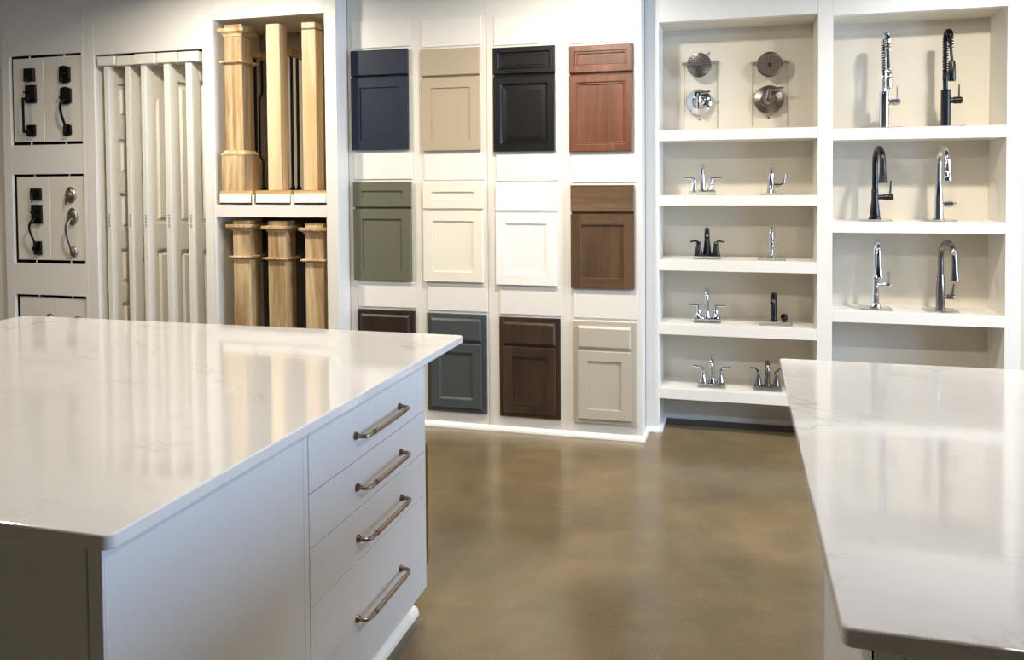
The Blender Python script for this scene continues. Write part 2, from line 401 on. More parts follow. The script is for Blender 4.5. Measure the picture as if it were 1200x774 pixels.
def keys(t, x, z, m='nickel'):
    bm = bmesh.new()
    tube(bm, [(x+0.006*math.cos(a), -0.04, z+0.010*math.sin(a)) for a in [k*PI/5 for k in range(11)]], 0.0012, 5, 0)
    bx(bm, x-0.006, x+0.004, -0.041, -0.039, z-0.05, z-0.012)
    bx(bm, x+0.002, x+0.009, -0.038, -0.036, z-0.036, z-0.010)
    obj('keys', bm, m, t)
def handleset(label, x, zc, style, mat):
    """origin: centre of the upper lock; face plane y=0, front -Y"""
    t = thing('door_handle_set', label, 'door handle', (x+0.012, YP+0.012, zc), 0, 'door handle sets')
    if style == 'square':
        obj('deadbolt', box(-0.041, 0.041, -0.022, 0, -0.045, 0.045, 0.003), mat, t)
        obj('upper_plate', box(-0.036, 0.049, -0.018, 0, -0.19, -0.068, 0.003), mat, t)
        obj('lower_plate', box(-0.030, 0.039, -0.018, 0, -0.415, -0.336, 0.003), mat, t)
        g = bmesh.new(); bx(g, -0.062, -0.039, -0.075, -0.06, -0.385, -0.16, 0.002)
        bx(g, -0.062, -0.0, -0.0745, -0.018, -0.175, -0.155, 0.002); bx(g, -0.062, -0.0, -0.0745, -0.018, -0.392, -0.372, 0.002)
        obj('grip', g, mat, t); obj('thumb_latch', box(-0.052, -0.03, -0.05, -0.015, -0.122, -0.112, 0.002), mat, t)
        keys(t, -0.022, -0.022)
    elif style == 'arched':
        def plate(w, h, z, th):
            pts = []
            for s in (1, -1):
                for k in range(9):
                    a = k/8
                    xx = w*(1-2*a)*s; pts.append((xx, s*(h-0.010*(1-(1-2*a)**2)*-1) if False else s*(h-0.012+0.012*(1-(1-2*a)**2))))
            b = bmesh.new(); prism(b, [(px+0.0, z+pz) for px, pz in pts], -th, 0)
            bmesh.ops.bevel(b, geom=[e for e in b.edges if abs(e.verts[0].co.y+th) < 1e-5 and abs(e.verts[1].co.y+th) < 1e-5], offset=0.005, segments=2, affect='EDGES')
            return b
        obj('deadbolt', plate(0.041, 0.059, 0, 0.022), mat, t)
        b = plate(0.042, 0.059, -0.141, 0.02); obj('upper_plate', b, mat, t, (0.004, 0, 0))
        obj('lower_plate', plate(0.031, 0.04, -0.369, 0.018), mat, t, (0.010, 0, 0))
        g = bmesh.new(); tube(g, [(0.006, -0.015, -0.165), (-0.02, -0.055, -0.178), (-0.036, -0.075, -0.215), (-0.028, -0.072, -0.27), (-0.008, -0.055, -0.32), (0.004, -0.038, -0.36), (0.008, -0.012, -0.385)], [0.011, 0.012, 0.013, 0.012, 0.011, 0.013, 0.014], 12)
        obj('grip', g, mat, t); obj('cylinder', lathe(bmesh.new(), [(0.018, 0), (0.018, 0.012), (0.014, 0.016), (0, 0.016)], (0.004, -0.02, 0.008), (0, -1, 0)), mat, t)
        obj('thumb_latch', box(-0.05, -0.02, -0.05, -0.01, -0.158, -0.148, 0.002), mat, t)
        keys(t, -0.022, -0.012)
    elif style == 'square_curved':
        obj('deadbolt', box(-0.043, 0.043, -0.02, 0, -0.039, 0.039, 0.003), mat, t)
        obj('cylinder', lathe(bmesh.new(), [(0.020, 0), (0.020, 0.010), (0.015, 0.014), (0, 0.014)], (0, -0.02, 0), (0, -1, 0)), mat, t)
        obj('upper_plate', box(-0.040, 0.045, -0.018, 0, -0.20, -0.071, 0.003), mat, t)
        obj('lower_plate', box(-0.026, 0.035, -0.018, 0, -0.411, -0.319, 0.003), mat, t)
        g = bmesh.new(); tube(g, [(0.0, -0.015, -0.165), (-0.028, -0.06, -0.178), (-0.054, -0.078, -0.212), (-0.046, -0.074, -0.26), (-0.020, -0.06, -0.315), (-0.016, -0.05, -0.35), (-0.03, -0.055, -0.37), (-0.004, -0.012, -0.372)], [0.011, 0.012, 0.011, 0.010, 0.010, 0.010, 0.012, 0.012], 12)
        obj('grip', g, mat, t); obj('thumb_latch', box(-0.05, -0.01, -0.05, -0.015, -0.128, -0.118, 0.002), mat, t)
        keys(t, -0.03, -0.010)
    else:
        def oval(w, h, z, xx=0, th=0.02):
            b = bmesh.new(); rings = []
            for s, d in ((1, 0), (1, th*0.45), (0.86, th*0.8), (0.55, th), ):
                rings.append([b.verts.new((xx+w*s*math.cos(2*PI*k/28), -d, z+h*s*math.sin(2*PI*k/28))) for k in range(28)])
            for a_, b_ in zip(rings, rings[1:]):
                for k in range(28):
                    j = (k+1) % 28; b.faces.new((a_[k], a_[j], b_[j], b_[k]))
            b.faces.new(rings[-1]); b.faces.new(rings[0][::-1]); return b
        obj('deadbolt', oval(0.042, 0.054, 0), mat, t)
        obj('cylinder', lathe(bmesh.new(), [(0.022, 0), (0.022, 0.014), (0.016, 0.018), (0, 0.018)], (0, -0.018, 0), (0, -1, 0)), mat, t)
        obj('upper_plate', oval(0.040, 0.058, -0.146, 0.010), mat, t)
        obj('lower_plate', oval(0.030, 0.038, -0.382, 0.016), mat, t)
        g = bmesh.new(); tube(g, [(0.004, -0.015, -0.16), (-0.012, -0.05, -0.175), (-0.032, -0.075, -0.215), (-0.032, -0.074, -0.255), (-0.016, -0.062, -0.31), (0.0, -0.045, -0.355), (0.012, -0.015, -0.385)], [0.010, 0.013, 0.014, 0.012, 0.010, 0.012, 0.014], 12)
        obj('grip', g, mat, t); obj('thumb_latch', lathe(bmesh.new(), [(0.0, 0), (0.014, 0.004), (0.014, 0.008), (0, 0.010)], (-0.016, -0.045, -0.145), (0, -0.4, 1), 14), mat, t)
        keys(t, -0.032, -0.016)
    for c in t.children:
        if c.name.startswith(('grip', 'thumb_latch', 'keys')):
            for v in c.data.vertices:
                if v.co.y < -0.016: v.co.y = -0.016+(v.co.y+0.016)*0.62; v.co.x += 0.95*(-v.co.y-0.016)
    return t
handleset('square matte black door handle set with straight bar grip on the top left board', -4.615, 2.222, 'square', 'black')
handleset('black door handle set with arched plates and curved grip on the top right board', -4.326, 2.213, 'arched', 'black')
handleset('black door handle set with square plates and curved grip on the middle left board', -4.585, 1.418, 'square_curved', 'black')
handleset('silver nickel door handle set with oval plates on the middle right board', -4.303, 1.413, 'oval', 'pewter')
for x, z, lb in ((-4.498, 0.555, 'silver door handle set just showing above the counter, left of the two'), (-4.267, 0.548, 'silver door handle set just showing above the counter, right of the two')):
    handleset(lb, x, z, 'oval', 'pewter')

# ---- door display cabinet
X0, X1 = -4.155, -3.19
dd = thing('door_display_cabinet', 'cream built-in cabinet with a tall opening holding five pull-out doors', 'display cabinet', (X0, YP, 0))
a0, a1, zt = -4.075-X0, -3.252-X0, 2.332
obj('stile', box(0.001, a0, 0, 0.022, 0, CEIL, 0.002), 'trim', dd)
obj('stile', box(a1, X1-X0-0.0015, 0, 0.022, 0, CEIL, 0.002), 'trim', dd)
obj('rail', box(a0, a1, 0, 0.022, zt, CEIL), 'trim', dd)
obj('rail', box(a0, a1, 0, 0.022, 0, 0.05), 'trim', dd)
obj('side_panel', box(a0-0.018, a0-0.001, 0.022, 0.72, 0, CEIL), 'trim', dd)
obj('side_panel', box(a1+0.001, a1+0.018, 0.022, 0.72, 0, CEIL), 'trim', dd)
obj('back_panel', box(a0, a1, 0.70, 0.72, 0, CEIL), 'inner', dd)
obj('top_panel', box(a0, a1, 0.022, 0.70, zt+0.03, zt+0.05), 'black_gap', dd)
def sample_door(x0, x1, bx0, bx1, bz0, bz1, fy, panels, arch, label):
    xm = (x0+x1)/2; w = (x1-x0)/2; H0, H1, D = 0.06, bz0-0.001, 0.64
    t = thing('sample_door', label, 'door', (xm, YP+fy, H0), 0, 'pull-out sample doors')
    h = H1-H0; st = 0.085; rc = 0.015
    # stiles and rails around recessed panels (panels on both sides)
    obj('stile', box(-w, w, 0, st, 0, h, 0.002), 'door_white', t)
    obj('stile', box(-w, w, D-st, D, 0, h, 0.002), 'door_white', t)
    zs = sorted(panels); edges = [0]+[v-H0 for p in zs for v in p]+[h]
    for p, q in zip(edges[::2], edges[1::2]):
        if q-p > 0.001: obj('rail', box(-w, w, st, D-st, p, q), 'door_white', t)
    for k, (p, q) in enumerate(zs):
        p -= H0; q -= H0
        b = bmesh.new(); rings = []
        for ins, xx in ((0.0, -w+rc), (0.0, w-rc), (0.028, w-rc), (0.040, w-0.003)):
            rings.append([b.verts.new((xx, yy, z_)) for yy, z_ in ((st+ins, p+ins), (D-st-ins, p+ins), (D-st-ins, q-ins), (st+ins, q-ins))])
        for r_, s_ in zip(rings, rings[1:]):
            for e in range(4): b.faces.new((r_[e], r_[(e+1) % 4], s_[(e+1) % 4], s_[e]))
        b.faces.new(rings[0][::-1]); b.faces.new(rings[-1])
        obj('panel', b, 'door_white', t)
        if arch and k == len(zs)-1:                     # arched head over the top panel
            b = bmesh.new(); pts = [(st, q+0.001), (st, q-0.12)]
            for i in range(1, 12):
                u = i/12; pts.append((st+u*(D-2*st), q-0.12+0.11*math.sin(u*PI)))
            pts += [(D-st, q-0.12), (D-st, q+0.001)]
            A = [b.verts.new((-w, yy, z_)) for yy, z_ in pts]; B = [b.verts.new((w, yy, z_)) for yy, z_ in pts]
            b.faces.new(A); b.faces.new(B[::-1])
            for i in range(len(pts)):
                j = (i+1) % len(pts); b.faces.new((A[j], A[i], B[i], B[j]))
            obj('arched_rail', b, 'door_white', t, sm=False)
    obj('header_block', box(bx0-xm+0.003, bx1-xm-0.003, -0.018, 0.62, bz0-H0, bz1-H0, 0.004), 'door_white', t)
    bm = bmesh.new()
    for i in range(7): bx(bm, -0.006, 0.006, -0.0008, 0.001, 1.215-0.012*i, 1.222-0.012*i-(0.002 if i % 2 else 0))
    obj('label_strip', bm, 'print', t, sm=False)
    return t
six = [(1.918, 2.15), (1.538, 1.782), (1.173, 1.419), (0.807, 1.048), (0.445, 0.687), (0.16, 0.33)]
three = [(1.661, 2.144), (1.09, 1.565), (0.52, 0.988), (0.16, 0.42)]
two = [(1.221, 2.145), (0.25, 1.05)]
sample_door(-4.014, -3.977, -4.052, -3.908, 2.258, 2.318, 0.016, six, False, 'white pull-out sample door with many small panels, leftmost of five')
sample_door(-3.850, -3.813, -3.903, -3.760, 2.254, 2.316, 0.018, three, False, 'white pull-out sample door with four medium panels, second from the left')
sample_door(-3.718, -3.682, -3.757, -3.594, 2.253, 2.320, 0.004, two, True, 'white pull-out sample door with an arched upper panel, middle of five')
sample_door(-3.549, -3.507, -3.588, -3.434, 2.255, 2.320, 0.010, two, False, 'white pull-out sample door with two tall panels, fourth from the left')
sample_door(-3.386, -3.342, -3.428, -3.276, 2.255, 2.318, 0.010, two, False, 'white pull-out sample door nearest the wooden stair posts, rightmost of five')

# ---- stair post display cabinet
X0, X1 = -3.19, -2.325
sd = thing('stair_post_display_cabinet', 'cream built-in cabinet with two open bays of wooden stair posts', 'display cabinet', (X0, YP, 0))
b0, b1 = -3.172-X0, -2.402-X0; wd = X1-X0; sh0, sh1, zt = 1.270, 1.346, 2.505; dep = 0.52
obj('stile', box(0, b0, 0, 0.022, 0, CEIL, 0.002), 'trim', sd)
obj('stile', box(b1, wd, 0, 0.022, 0, CEIL, 0.002), 'trim', sd)
obj('rail', box(b0, b1, 0, 0.022, zt, CEIL), 'trim', sd)
obj('rail', box(b0, b1, 0, 0.022, 0, 0.08), 'trim', sd)
obj('side_panel', box(b0-0.014, b0, 0.022, dep, 0, CEIL), 'inner', sd)
obj('side_panel', box(b1, b1+0.02, 0.022, dep, 0, CEIL), 'inner', sd)
obj('end_panel', box(wd-0.018, wd, 0.022, 0.15, 0, CEIL, 0.001), 'trim', sd)
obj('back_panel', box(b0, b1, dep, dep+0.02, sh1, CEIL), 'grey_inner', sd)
obj('back_panel', box(b0, b1, dep, dep+0.02, 0, sh1), 'shade_inner', sd)
for x_ in (-2.9065, -2.637): obj('tray_divider', box(x_-0.009-X0, x_+0.009-X0, 0.004, 0.48, sh1, sh1+0.064), 'trim', sd)
obj('bay_top', box(b0, b1, 0.022, dep, zt, zt+0.02), 'inner', sd)
obj('shelf', box(b0, b1, 0.0, dep, sh0, sh1, 0.001), 'trim', sd)
obj('bay_floor', box(b0, b1, 0.022, dep, 0.06, 0.08), 'inner', sd)
tr = [(-3.146, -2.925), (-2.888, -2.652), (-2.622, -2.406)]
for i, (x0, x1) in enumerate(tr):
    t = thing('pull_out_tray', ('white pull-out tray under the wide wooden newel post', 'white pull-out tray under the slim middle wooden post', 'white pull-out tray under the capped wooden post')[i], 'tray', ((x0+x1)/2, YP+0.006, sh1), 0, 'pull-out post trays')
    w = (x1-x0)/2
    obj('tray_front', box(-w, w, -0.004, 0.014, 0.013, 0.068, 0.0015), 'shoe', t)
    for s in (-1, 1):
        obj('slide_rail', box(s*(w+0.002)-0.003, s*(w+0.002)+0.003, 0.006, 0.46, 0.003, 0.05), 'iron', t)
    obj('tray_base', box(-w, w, 0.014, 0.48, 0.010, 0.06), 'iron', t)
    obj('wood_base', box(-w-0.004, w+0.006, 0.004, 0.49, 0.068, 0.088, 0.001), 'plank', t)
ZB = sh1+0.0885
def box_newel(label, x0, x1, y0, zb, zcap, crown, band, base=None, grp='box newel posts', ov=0.03, dscale=0.95):
    """square box newel: base trim, shaft, neck band, crown and top cap"""
    xm = (x0+x1)/2; w = (x1-x0)/2; d = 2*w*dscale
    t = thing('newel_post', label, 'newel post', (xm, y0+d/2, zb), 0, grp)
    h = d/2
    obj('shaft', box(-w, w, -h, h, 0 if base is None else base[0]-zb, crown[0]-zb, 0.0025), 'poplar', t)
    obj('cap_block', box(-w*0.98, w*0.98, -h*0.98, h*0.98, crown[1]-zb, zcap-zb, 0.002), 'poplar', t)
    def mould(prof):
        b = bmesh.new(); rings = []
        for o_, z in prof: rings.append([b.verts.new(p) for p in ((-w-o_, -h-o_, z), (w+o_, -h-o_, z), (w+o_, h+o_, z), (-w-o_, h+o_, z))])
        for r_, s_ in zip(rings, rings[1:]):
            for e in range(4): b.faces.new((r_[e], r_[(e+1) % 4], s_[(e+1) % 4], s_[e]))
        b.faces.new(rings[0][::-1]); b.faces.new(rings[-1]); return b
    c0, c1 = crown[0]-zb, crown[1]-zb; cm = c1-c0
    obj('crown_moulding', mould([(0, c0), (0.004, c0), (0.007, c0+cm*0.25), (ov*0.8, c0+cm*0.5), (ov, c0+cm*0.58), (ov, c1-0.002), (ov-0.003, c1)]), 'poplar', t)
    n0, n1 = band[0]-zb, band[1]-zb
    obj('neck_moulding', mould([(0, n0), (0.010, n0+0.004), (ov*0.75, n1-0.009), (ov*0.75, n1-0.003), (ov*0.65, n1)]), 'poplar', t)
    if base:
        obj('base_block', mould([(base[2], 0), (base[2], base[0]-zb)]), 'poplar', t)
        q0, q1 = base[0]-zb, base[1]-zb
        obj('base_moulding', mould([(base[2]+0.003, q0-0.006), (base[2]+0.003, q0+0.002), (base[2]*0.6, q0+0.010), (0.004, q1), (0, q1)]), 'poplar', t)
    return t
box_newel('wide wooden box newel post with panelled base in the upper bay', -3.114, -2.988, YP+0.03, ZB, 2.478, (2.404, 2.452), (2.226, 2.25), (1.664, 1.688, 0.019), dscale=0.98)
def plain_post(label, x0, x1, zt_, cap):
    xm = (x0+x1)/2; w = (x1-x0)/2
    t = thing('stair_post', label, 'newel post', (xm, YP+0.028+w, ZB), 0, 'slim square stair posts')
    h = zt_-ZB
    if cap:
        obj('shaft', box(-w, w, -w, w, 0, h-0.044, 0.003), 'pale_oak', t)
        obj('groove', box(-w+0.004, w-0.004, -w+0.004, w-0.004, h-0.044, h-0.038), 'espresso', t)
        obj('cap_block', box(-w-0.001, w+0.001, -w-0.001, w+0.001, h-0.038, h, 0.004), 'pale_oak', t)
    else: obj('shaft', box(-w, w, -w, w, 0, h, 0.004), 'pale_oak', t)
    return t
plain_post('plain square pale wooden post between the wide newel and capped post', -2.816, -2.722, 2.465, False)
plain_post('square wooden post with grooved flat cap at the right of the upper bay', -2.570, -2.477, 2.461, True)
def handrail(x, y0, y1, label):
    t = thing('handrail', label, 'handrail', (x, y0, 2.30), 0, 'short wooden handrail samples')
    obj('rail', box(-0.028, 0.028, 0, y1-y0, 0, 0.045, 0.008, 2), 'poplar', t)
    obj('fillet', box(-0.014, 0.014, 0, y1-y0, -0.008, 0.0), 'poplar', t)
handrail(-3.03, 4.658, 4.99, 'short wooden handrail running back from the wide newel post')
handrail(-2.77, 4.620, 4.99, 'short wooden handrail running back from the plain middle post')
handrail(-2.523, 4.620, 4.99, 'short wooden handrail running back from the capped right post')
def baluster(x, y, kind, label):
    t = thing('iron_baluster', label, 'baluster', (x, y, ZB), 0, 'black iron balusters')
    h = 2.292-ZB; r = 0.0075
    b = bmesh.new()
    if kind == 'belly':
        tube(b, [(0, 0, 0), (0, 0, 0.16)], r, 8, 0)
        tube(b, [(0, 0, 0.16), (0.0, -0.003, 0.19), (-0.002, -0.028, 0.22), (-0.002, -0.034, 0.27), (-0.002, -0.034, 0.56), (-0.002, -0.028, 0.61), (0, -0.003, 0.64), (0, 0, 0.67)], r, 8)
        tube(b, [(0, 0, 0.67), (0, 0, h)], r, 8, 0)
    else: bx(b, -r, r, -r, r, 0, h, 0.001)
    obj('bar', b, 'iron', t)
    obj('shoe', lathe(bmesh.new(), [(0.017, 0), (0.017, 0.012), (0.012, 0.022), (0.010, 0.032)], seg=12), 'iron', t)
    if kind == 'knuckle': obj('knuckle', lathe(bmesh.new(), [(0.008, -0.014), (0.014, -0.008), (0.016, 0), (0.014, 0.008), (0.008, 0.014)], (0, 0, h*0.5), seg=12), 'iron', t)
baluster(-3.03, 4.735, 'plain', 'black iron baluster nearest behind the wide newel post')
baluster(-3.03, 4.815, 'belly', 'black iron baluster with a bowed middle behind the wide newel post')
baluster(-3.03, 4.90, 'plain', 'black iron baluster half hidden behind the plain middle post')
baluster(-2.77, 4.665, 'plain', 'black iron baluster nearest behind the plain middle post')
baluster(-2.77, 4.742, 'plain', 'black iron baluster second behind the plain middle post')
baluster(-2.77, 4.815, 'plain', 'black iron baluster furthest behind the plain middle post')
box_newel('wooden box newel post at the left of the lower bay', -3.075, -2.952, YP+0.03, 0.08, 1.246, (1.183, 1.222), (1.003, 1.024), grp='box newel posts in the lower bay')
box_newel('wooden box newel post in the middle of the lower bay', -2.825, -2.699, YP+0.03, 0.08, 1.244, (1.177, 1.216), (0.997, 1.018), grp='box newel posts in the lower bay')
box_newel('wooden box newel post at the right of the lower bay', -2.567, -2.440, YP+0.03, 0.08, 1.232, (1.166, 1.206), (0.989, 1.011), grp='box newel posts in the lower bay')

# ------------------------------------------------------------------ cabinet sample board
YC = 4.645
X0, X1, XS = -2.3245, -0.520, -1.426
sb = thing('sample_display_board', 'cream wall board carrying three rows of cabinet door samples', 'display board', (X0, YC, 0))
obj('board', box(0.001, XS-X0-0.001, 0, 0.03, 0, CEIL, 0.0012), 'board', sb)
obj('board', box(XS-X0+0.001, X1-X0, 0, 0.03, 0, CEIL, 0.0012), 'board', sb)
obj('backer', box(0.001, X1-X0-0.002, 0.031, 0.20, 0, CEIL), 'trim', sb)
def shoe(length):
    b = bmesh.new(); n = 6; A = []; B = []
    pts = [(0, 0)]+[(-0.019*math.cos(k*PI/2/n), 0.004+0.026*math.sin(k*PI/2/n)) for k in range(n+1)]
    pts[1] = (-0.019, 0.004); pts.insert(1, (-0.019, 0))
    for y, z in pts: A.append(b.verts.new((0, y, z))); B.append(b.verts.new((length, y, z)))
    b.faces.new(A); b.faces.new(B[::-1])
    for k in range(len(pts)):
        j = (k+1) % len(pts); b.faces.new((A[j], A[k], B[k], B[j]))
    return b
obj('shoe_moulding', shoe(X1-X0+0.019), 'shoe', sb)
obj('shoe_moulding', shoe(0.2), 'shoe', sb, (X1-X0, 0, 0), (0, 0, PI/2))
# door samples: (x0, x1, ztop, zbottom)
SAMP = {(1,1): (-2.292,-1.916,2.287,1.679), (1,2): (-1.831,-1.463,2.273,1.667), (1,3): (-1.380,-1.011,2.261,1.655), (1,4): (-0.928,-0.564,2.248,1.646),
        (2,1): (-2.286,-1.905,1.484,0.881), (2,2): (-1.825,-1.450,1.476,0.882), (2,3): (-1.372,-1.003,1.468,0.874), (2,4): (-0.923,-0.559,1.457,0.867),
        (3,1): (-2.270,-1.890,0.698,0.100), (3,2): (-1.810,-1.436,0.690,0.097), (3,3): (-1.355,-0.988,0.683,0.093), (3,4): (-0.911,-0.549,0.677,0.087)}
for c in (1, 2, 3, 4):
    for r, above in ((1, 0.163), (2, None), (3, None)):
        x0, x1, zt, zb = SAMP[(r, c)]
        z1 = zt+0.018+0.163 if r == 1 else SAMP[(r-1, c)][3]-0.012
        obj('filler_panel', box(x0+0.002-X0, x1+0.006-X0, -0.007, 0.0, zt+0.016, z1, 0.0015), 'filler', sb)
shaker = lambda fw, th=0.019, rc=0.008: [(0, 0), (0, th-0.002), (0.002, th), (fw, th), (fw+0.001, th-rc)]
def piece(name, mat, parent, x, z, w, h, loops, y, split=None):
    """a front made of a frame (loops) and a centre panel (split = index of the panel's first loop)"""
    if split is None:
        return obj(name, rect_loft(bmesh.new(), w, h, loops), mat, parent, (x, y, z), sm=False)
    fr = obj(name, rect_loft(bmesh.new(), w, h, loops[:split+1], cap=False, capback=True), mat, parent, (x, y, z), sm=False)
    obj('centre_panel', rect_loft(bmesh.new(), w, h, loops[split:], cap=True, capback=False), mat, fr, (0, 0, 0), sm=False)
    return fr
SLAB = [(0, 0), (0, 0.016), (0.004, 0.019)]
BEVSLAB = [(0, 0), (0, 0.010), (0.012, 0.019)]
def sample(key, mat, label, style, drawer, gapz):
    x0, x1, zt, zb = SAMP[key]; w, h = x1-x0, zt-zb
    t = thing('cabinet_door_sample', label, 'cabinet door', (x0, YC, zb), 0, 'cabinet door samples')
    y = -0.008
    if style.startswith('framed'):
        obj('face_frame', rect_loft(bmesh.new(), w, h, [(0, 0), (0, 0.016), (0.002, 0.018)]), mat, t, sm=False); y = -0.018
        ins, insb = 0.027, 0.030
    else:
        obj('backing', box(0.003, w-0.003, -0.008, 0, 0.003, h-0.003), mat, t, sm=False); ins = insb = 0.0
    g = gapz-zb
    dz0, dz1 = g+0.007, h-ins; oz0, oz1 = insb, g-0.007
    dw = w-2*ins
    # drawer front
    if drawer == 'slab': piece('drawer_front', mat+'_h' if style == 'butt' else mat, t, ins, dz0, dw, dz1-dz0, SLAB, y)
    elif drawer == 'bevel': piece('drawer_front', mat, t, ins, dz0, dw, dz1-dz0, BEVSLAB, y)
    elif drawer == 'five': piece('drawer_front', mat, t, ins, dz0, dw, dz1-dz0, shaker(0.054), y, 4)
    elif drawer == 'ogee': piece('drawer_front', mat, t, ins, dz0, dw, dz1-dz0, [(0, 0), (0, 0.016), (0.004, 0.02), (0.032, 0.02), (0.035, 0.012), (0.043, 0.012), (0.048, 0.004)], y, 6)
    elif drawer == 'raised': piece('drawer_front', mat, t, ins, dz0, dw, dz1-dz0, [(0, 0), (0, 0.016), (0.004, 0.02), (0.028, 0.02), (0.036, 0.010), (0.046, 0.010), (0.05, 0.012)], y, 5)
    dh = oz1-oz0
    if style in ('shaker', 'framed'):
        piece('door', mat, t, ins, oz0, dw, dh, shaker(0.056 if style == 'framed' else 0.06), y, 4)
    elif style == 'framed_bevel':
        piece('door', mat, t, ins, oz0, dw, dh, [(0, 0), (0, 0.016), (0.004, 0.019), (0.052, 0.019), (0.066, 0.009)], y, 4)
    elif style == 'ogee':
        piece('door', mat, t, 0, oz0, dw, dh, [(0, 0), (0, 0.016), (0.004, 0.02), (0.040, 0.02), (0.043, 0.012), (0.052, 0.012), (0.057, 0.004)], y, 6)
    elif style == 'raised':
        piece('door', mat, t, 0, oz0, dw, dh, [(0, 0), (0, 0.016), (0.004, 0.02), (0.044, 0.02), (0.052, 0.009), (0.058, 0.009), (0.082, 0.017)], y, 5)
    elif style == 'butt':
        fw = 0.060; d = obj('door', boxes((0.04, dw-0.04, -0.010, 0, oz0+0.04, oz1-0.04)), mat, t, (0, y, 0), sm=False)
        for xx in (0, dw-fw): obj('stile', box(xx, xx+fw, -0.019, 0, oz0, oz1, 0.0015), mat, d)
        for z_ in (oz0, oz1-fw): obj('rail', box(fw+0.0006, dw-fw-0.0006, -0.0187, 0, z_, z_+fw, 0.001), mat+'_h', d)
    return t
sample((1,1), 'navy', 'navy blue shaker cabinet sample with slab drawer, top row left', 'shaker', 'slab', 2.127)
sample((1,2), 'taupe', 'taupe beige shaker cabinet sample with slab drawer in the top row', 'shaker', 'slab', 2.108)
sample((1,3), 'blackpaint', 'black raised-panel cabinet sample in the top row', 'raised', 'raised', 2.099)
sample((1,4), 'cherry', 'reddish brown stained wood cabinet sample with moulded frame in the top row', 'ogee', 'ogee', 2.088)
sample((2,1), 'sage', 'sage green shaker cabinet sample with framed drawer', 'shaker', 'five', 1.324)
sample((2,2), 'cream', 'cream shaker cabinet sample with framed drawer in the middle row', 'shaker', 'five', 1.314)
sample((2,3), 'white', 'bright white shaker cabinet sample with slab drawer in the middle row', 'shaker', 'slab', 1.302)
sample((2,4), 'walnut', 'medium brown stained wood shaker cabinet sample in the middle row', 'butt', 'slab', 1.297)
sample((3,1), 'espresso', 'very dark brown framed cabinet sample half hidden behind the counter', 'framed', 'bevel', 0.528)
sample((3,2), 'slate', 'slate grey framed cabinet sample in the bottom row', 'framed_bevel', 'bevel', 0.521)
sample((3,3), 'choc', 'chocolate brown framed cabinet sample in the bottom row', 'framed', 'bevel', 0.517)
sample((3,4), 'greige', 'light greige framed cabinet sample in the bottom row', 'framed', 'bevel', 0.515)

# ------------------------------------------------------------------ faucet shelf unit
YS, YK = 4.845, 5.16
X0, X1 = -0.497, 1.435
su = thing('faucet_shelf_unit', 'cream built-in shelving unit with two bays of faucets and shower heads', 'shelving unit', (0, YS, 0))
LB, RB = (-0.442, 0.428), (0.507, 1.361)
D = YK-YS
obj('stile', box(X0-0.023, LB[0], 0, D, 0, CEIL, 0.0015), 'trim', su)
obj('stile', box(LB[1]+0.001, RB[0], 0, D, 0, CEIL, 0.0015), 'trim', su)
obj('stile', box(RB[1], X1, 0, D, 0, CEIL, 0.0015), 'trim', su)
obj('fascia', box(LB[0], LB[1], 0, 0.05, 2.397, CEIL), 'trim', su)
obj('fascia', box(RB[0], RB[1], 0, 0.05, 2.380, CEIL), 'trim', su)
obj('bay_top', box(LB[0], LB[1], 0.05, D, 2.397, 2.42), 'inner', su)
obj('bay_top', box(RB[0], RB[1], 0.05, D, 2.380, 2.40), 'inner', su)
obj('back_panel', box(X0, X1, D, D+0.02, 0, CEIL), 'inner', su)
LS = [(1.710, 1.771), (1.334, 1.392), (0.954, 1.016), (0.579, 0.640), (0.200, 0.261)]
RS = [(1.695, 1.758), (1.184, 1.245), (0.688, 0.749)]
for a, b in LS: obj('shelf', box(LB[0], LB[1], 0, D, a, b, 0.001), 'trim', su)
for a, b in RS: obj('shelf', box(RB[0], RB[1], 0, D, a, b, 0.001), 'trim', su)
obj('shoe_moulding', shoe(LB[0]-X0+0.02), 'shoe', su, (X0-0.02, 0, 0))
obj('shoe_moulding', shoe(D), 'shoe', su, (LB[0], 0, 0), (0, 0, PI/2))
obj('shoe_moulding', shoe(LB[1]-LB[0]), 'shoe', su, (LB[0], D, 0))
obj('shoe_moulding', shoe(X1-LB[1]), 'shoe', su, (LB[1], 0, 0))
ds = obj('floor_strip', box(LB[0]+0.02, LB[1], YS+0.17, YK-0.019, 0, 0.002), 'dark_floor', sm=False)  # thin near-black slab laid on the floor under the left bay
tag(ds, 'dark strip on the floor beneath the lowest faucet shelf', 'floor strip')

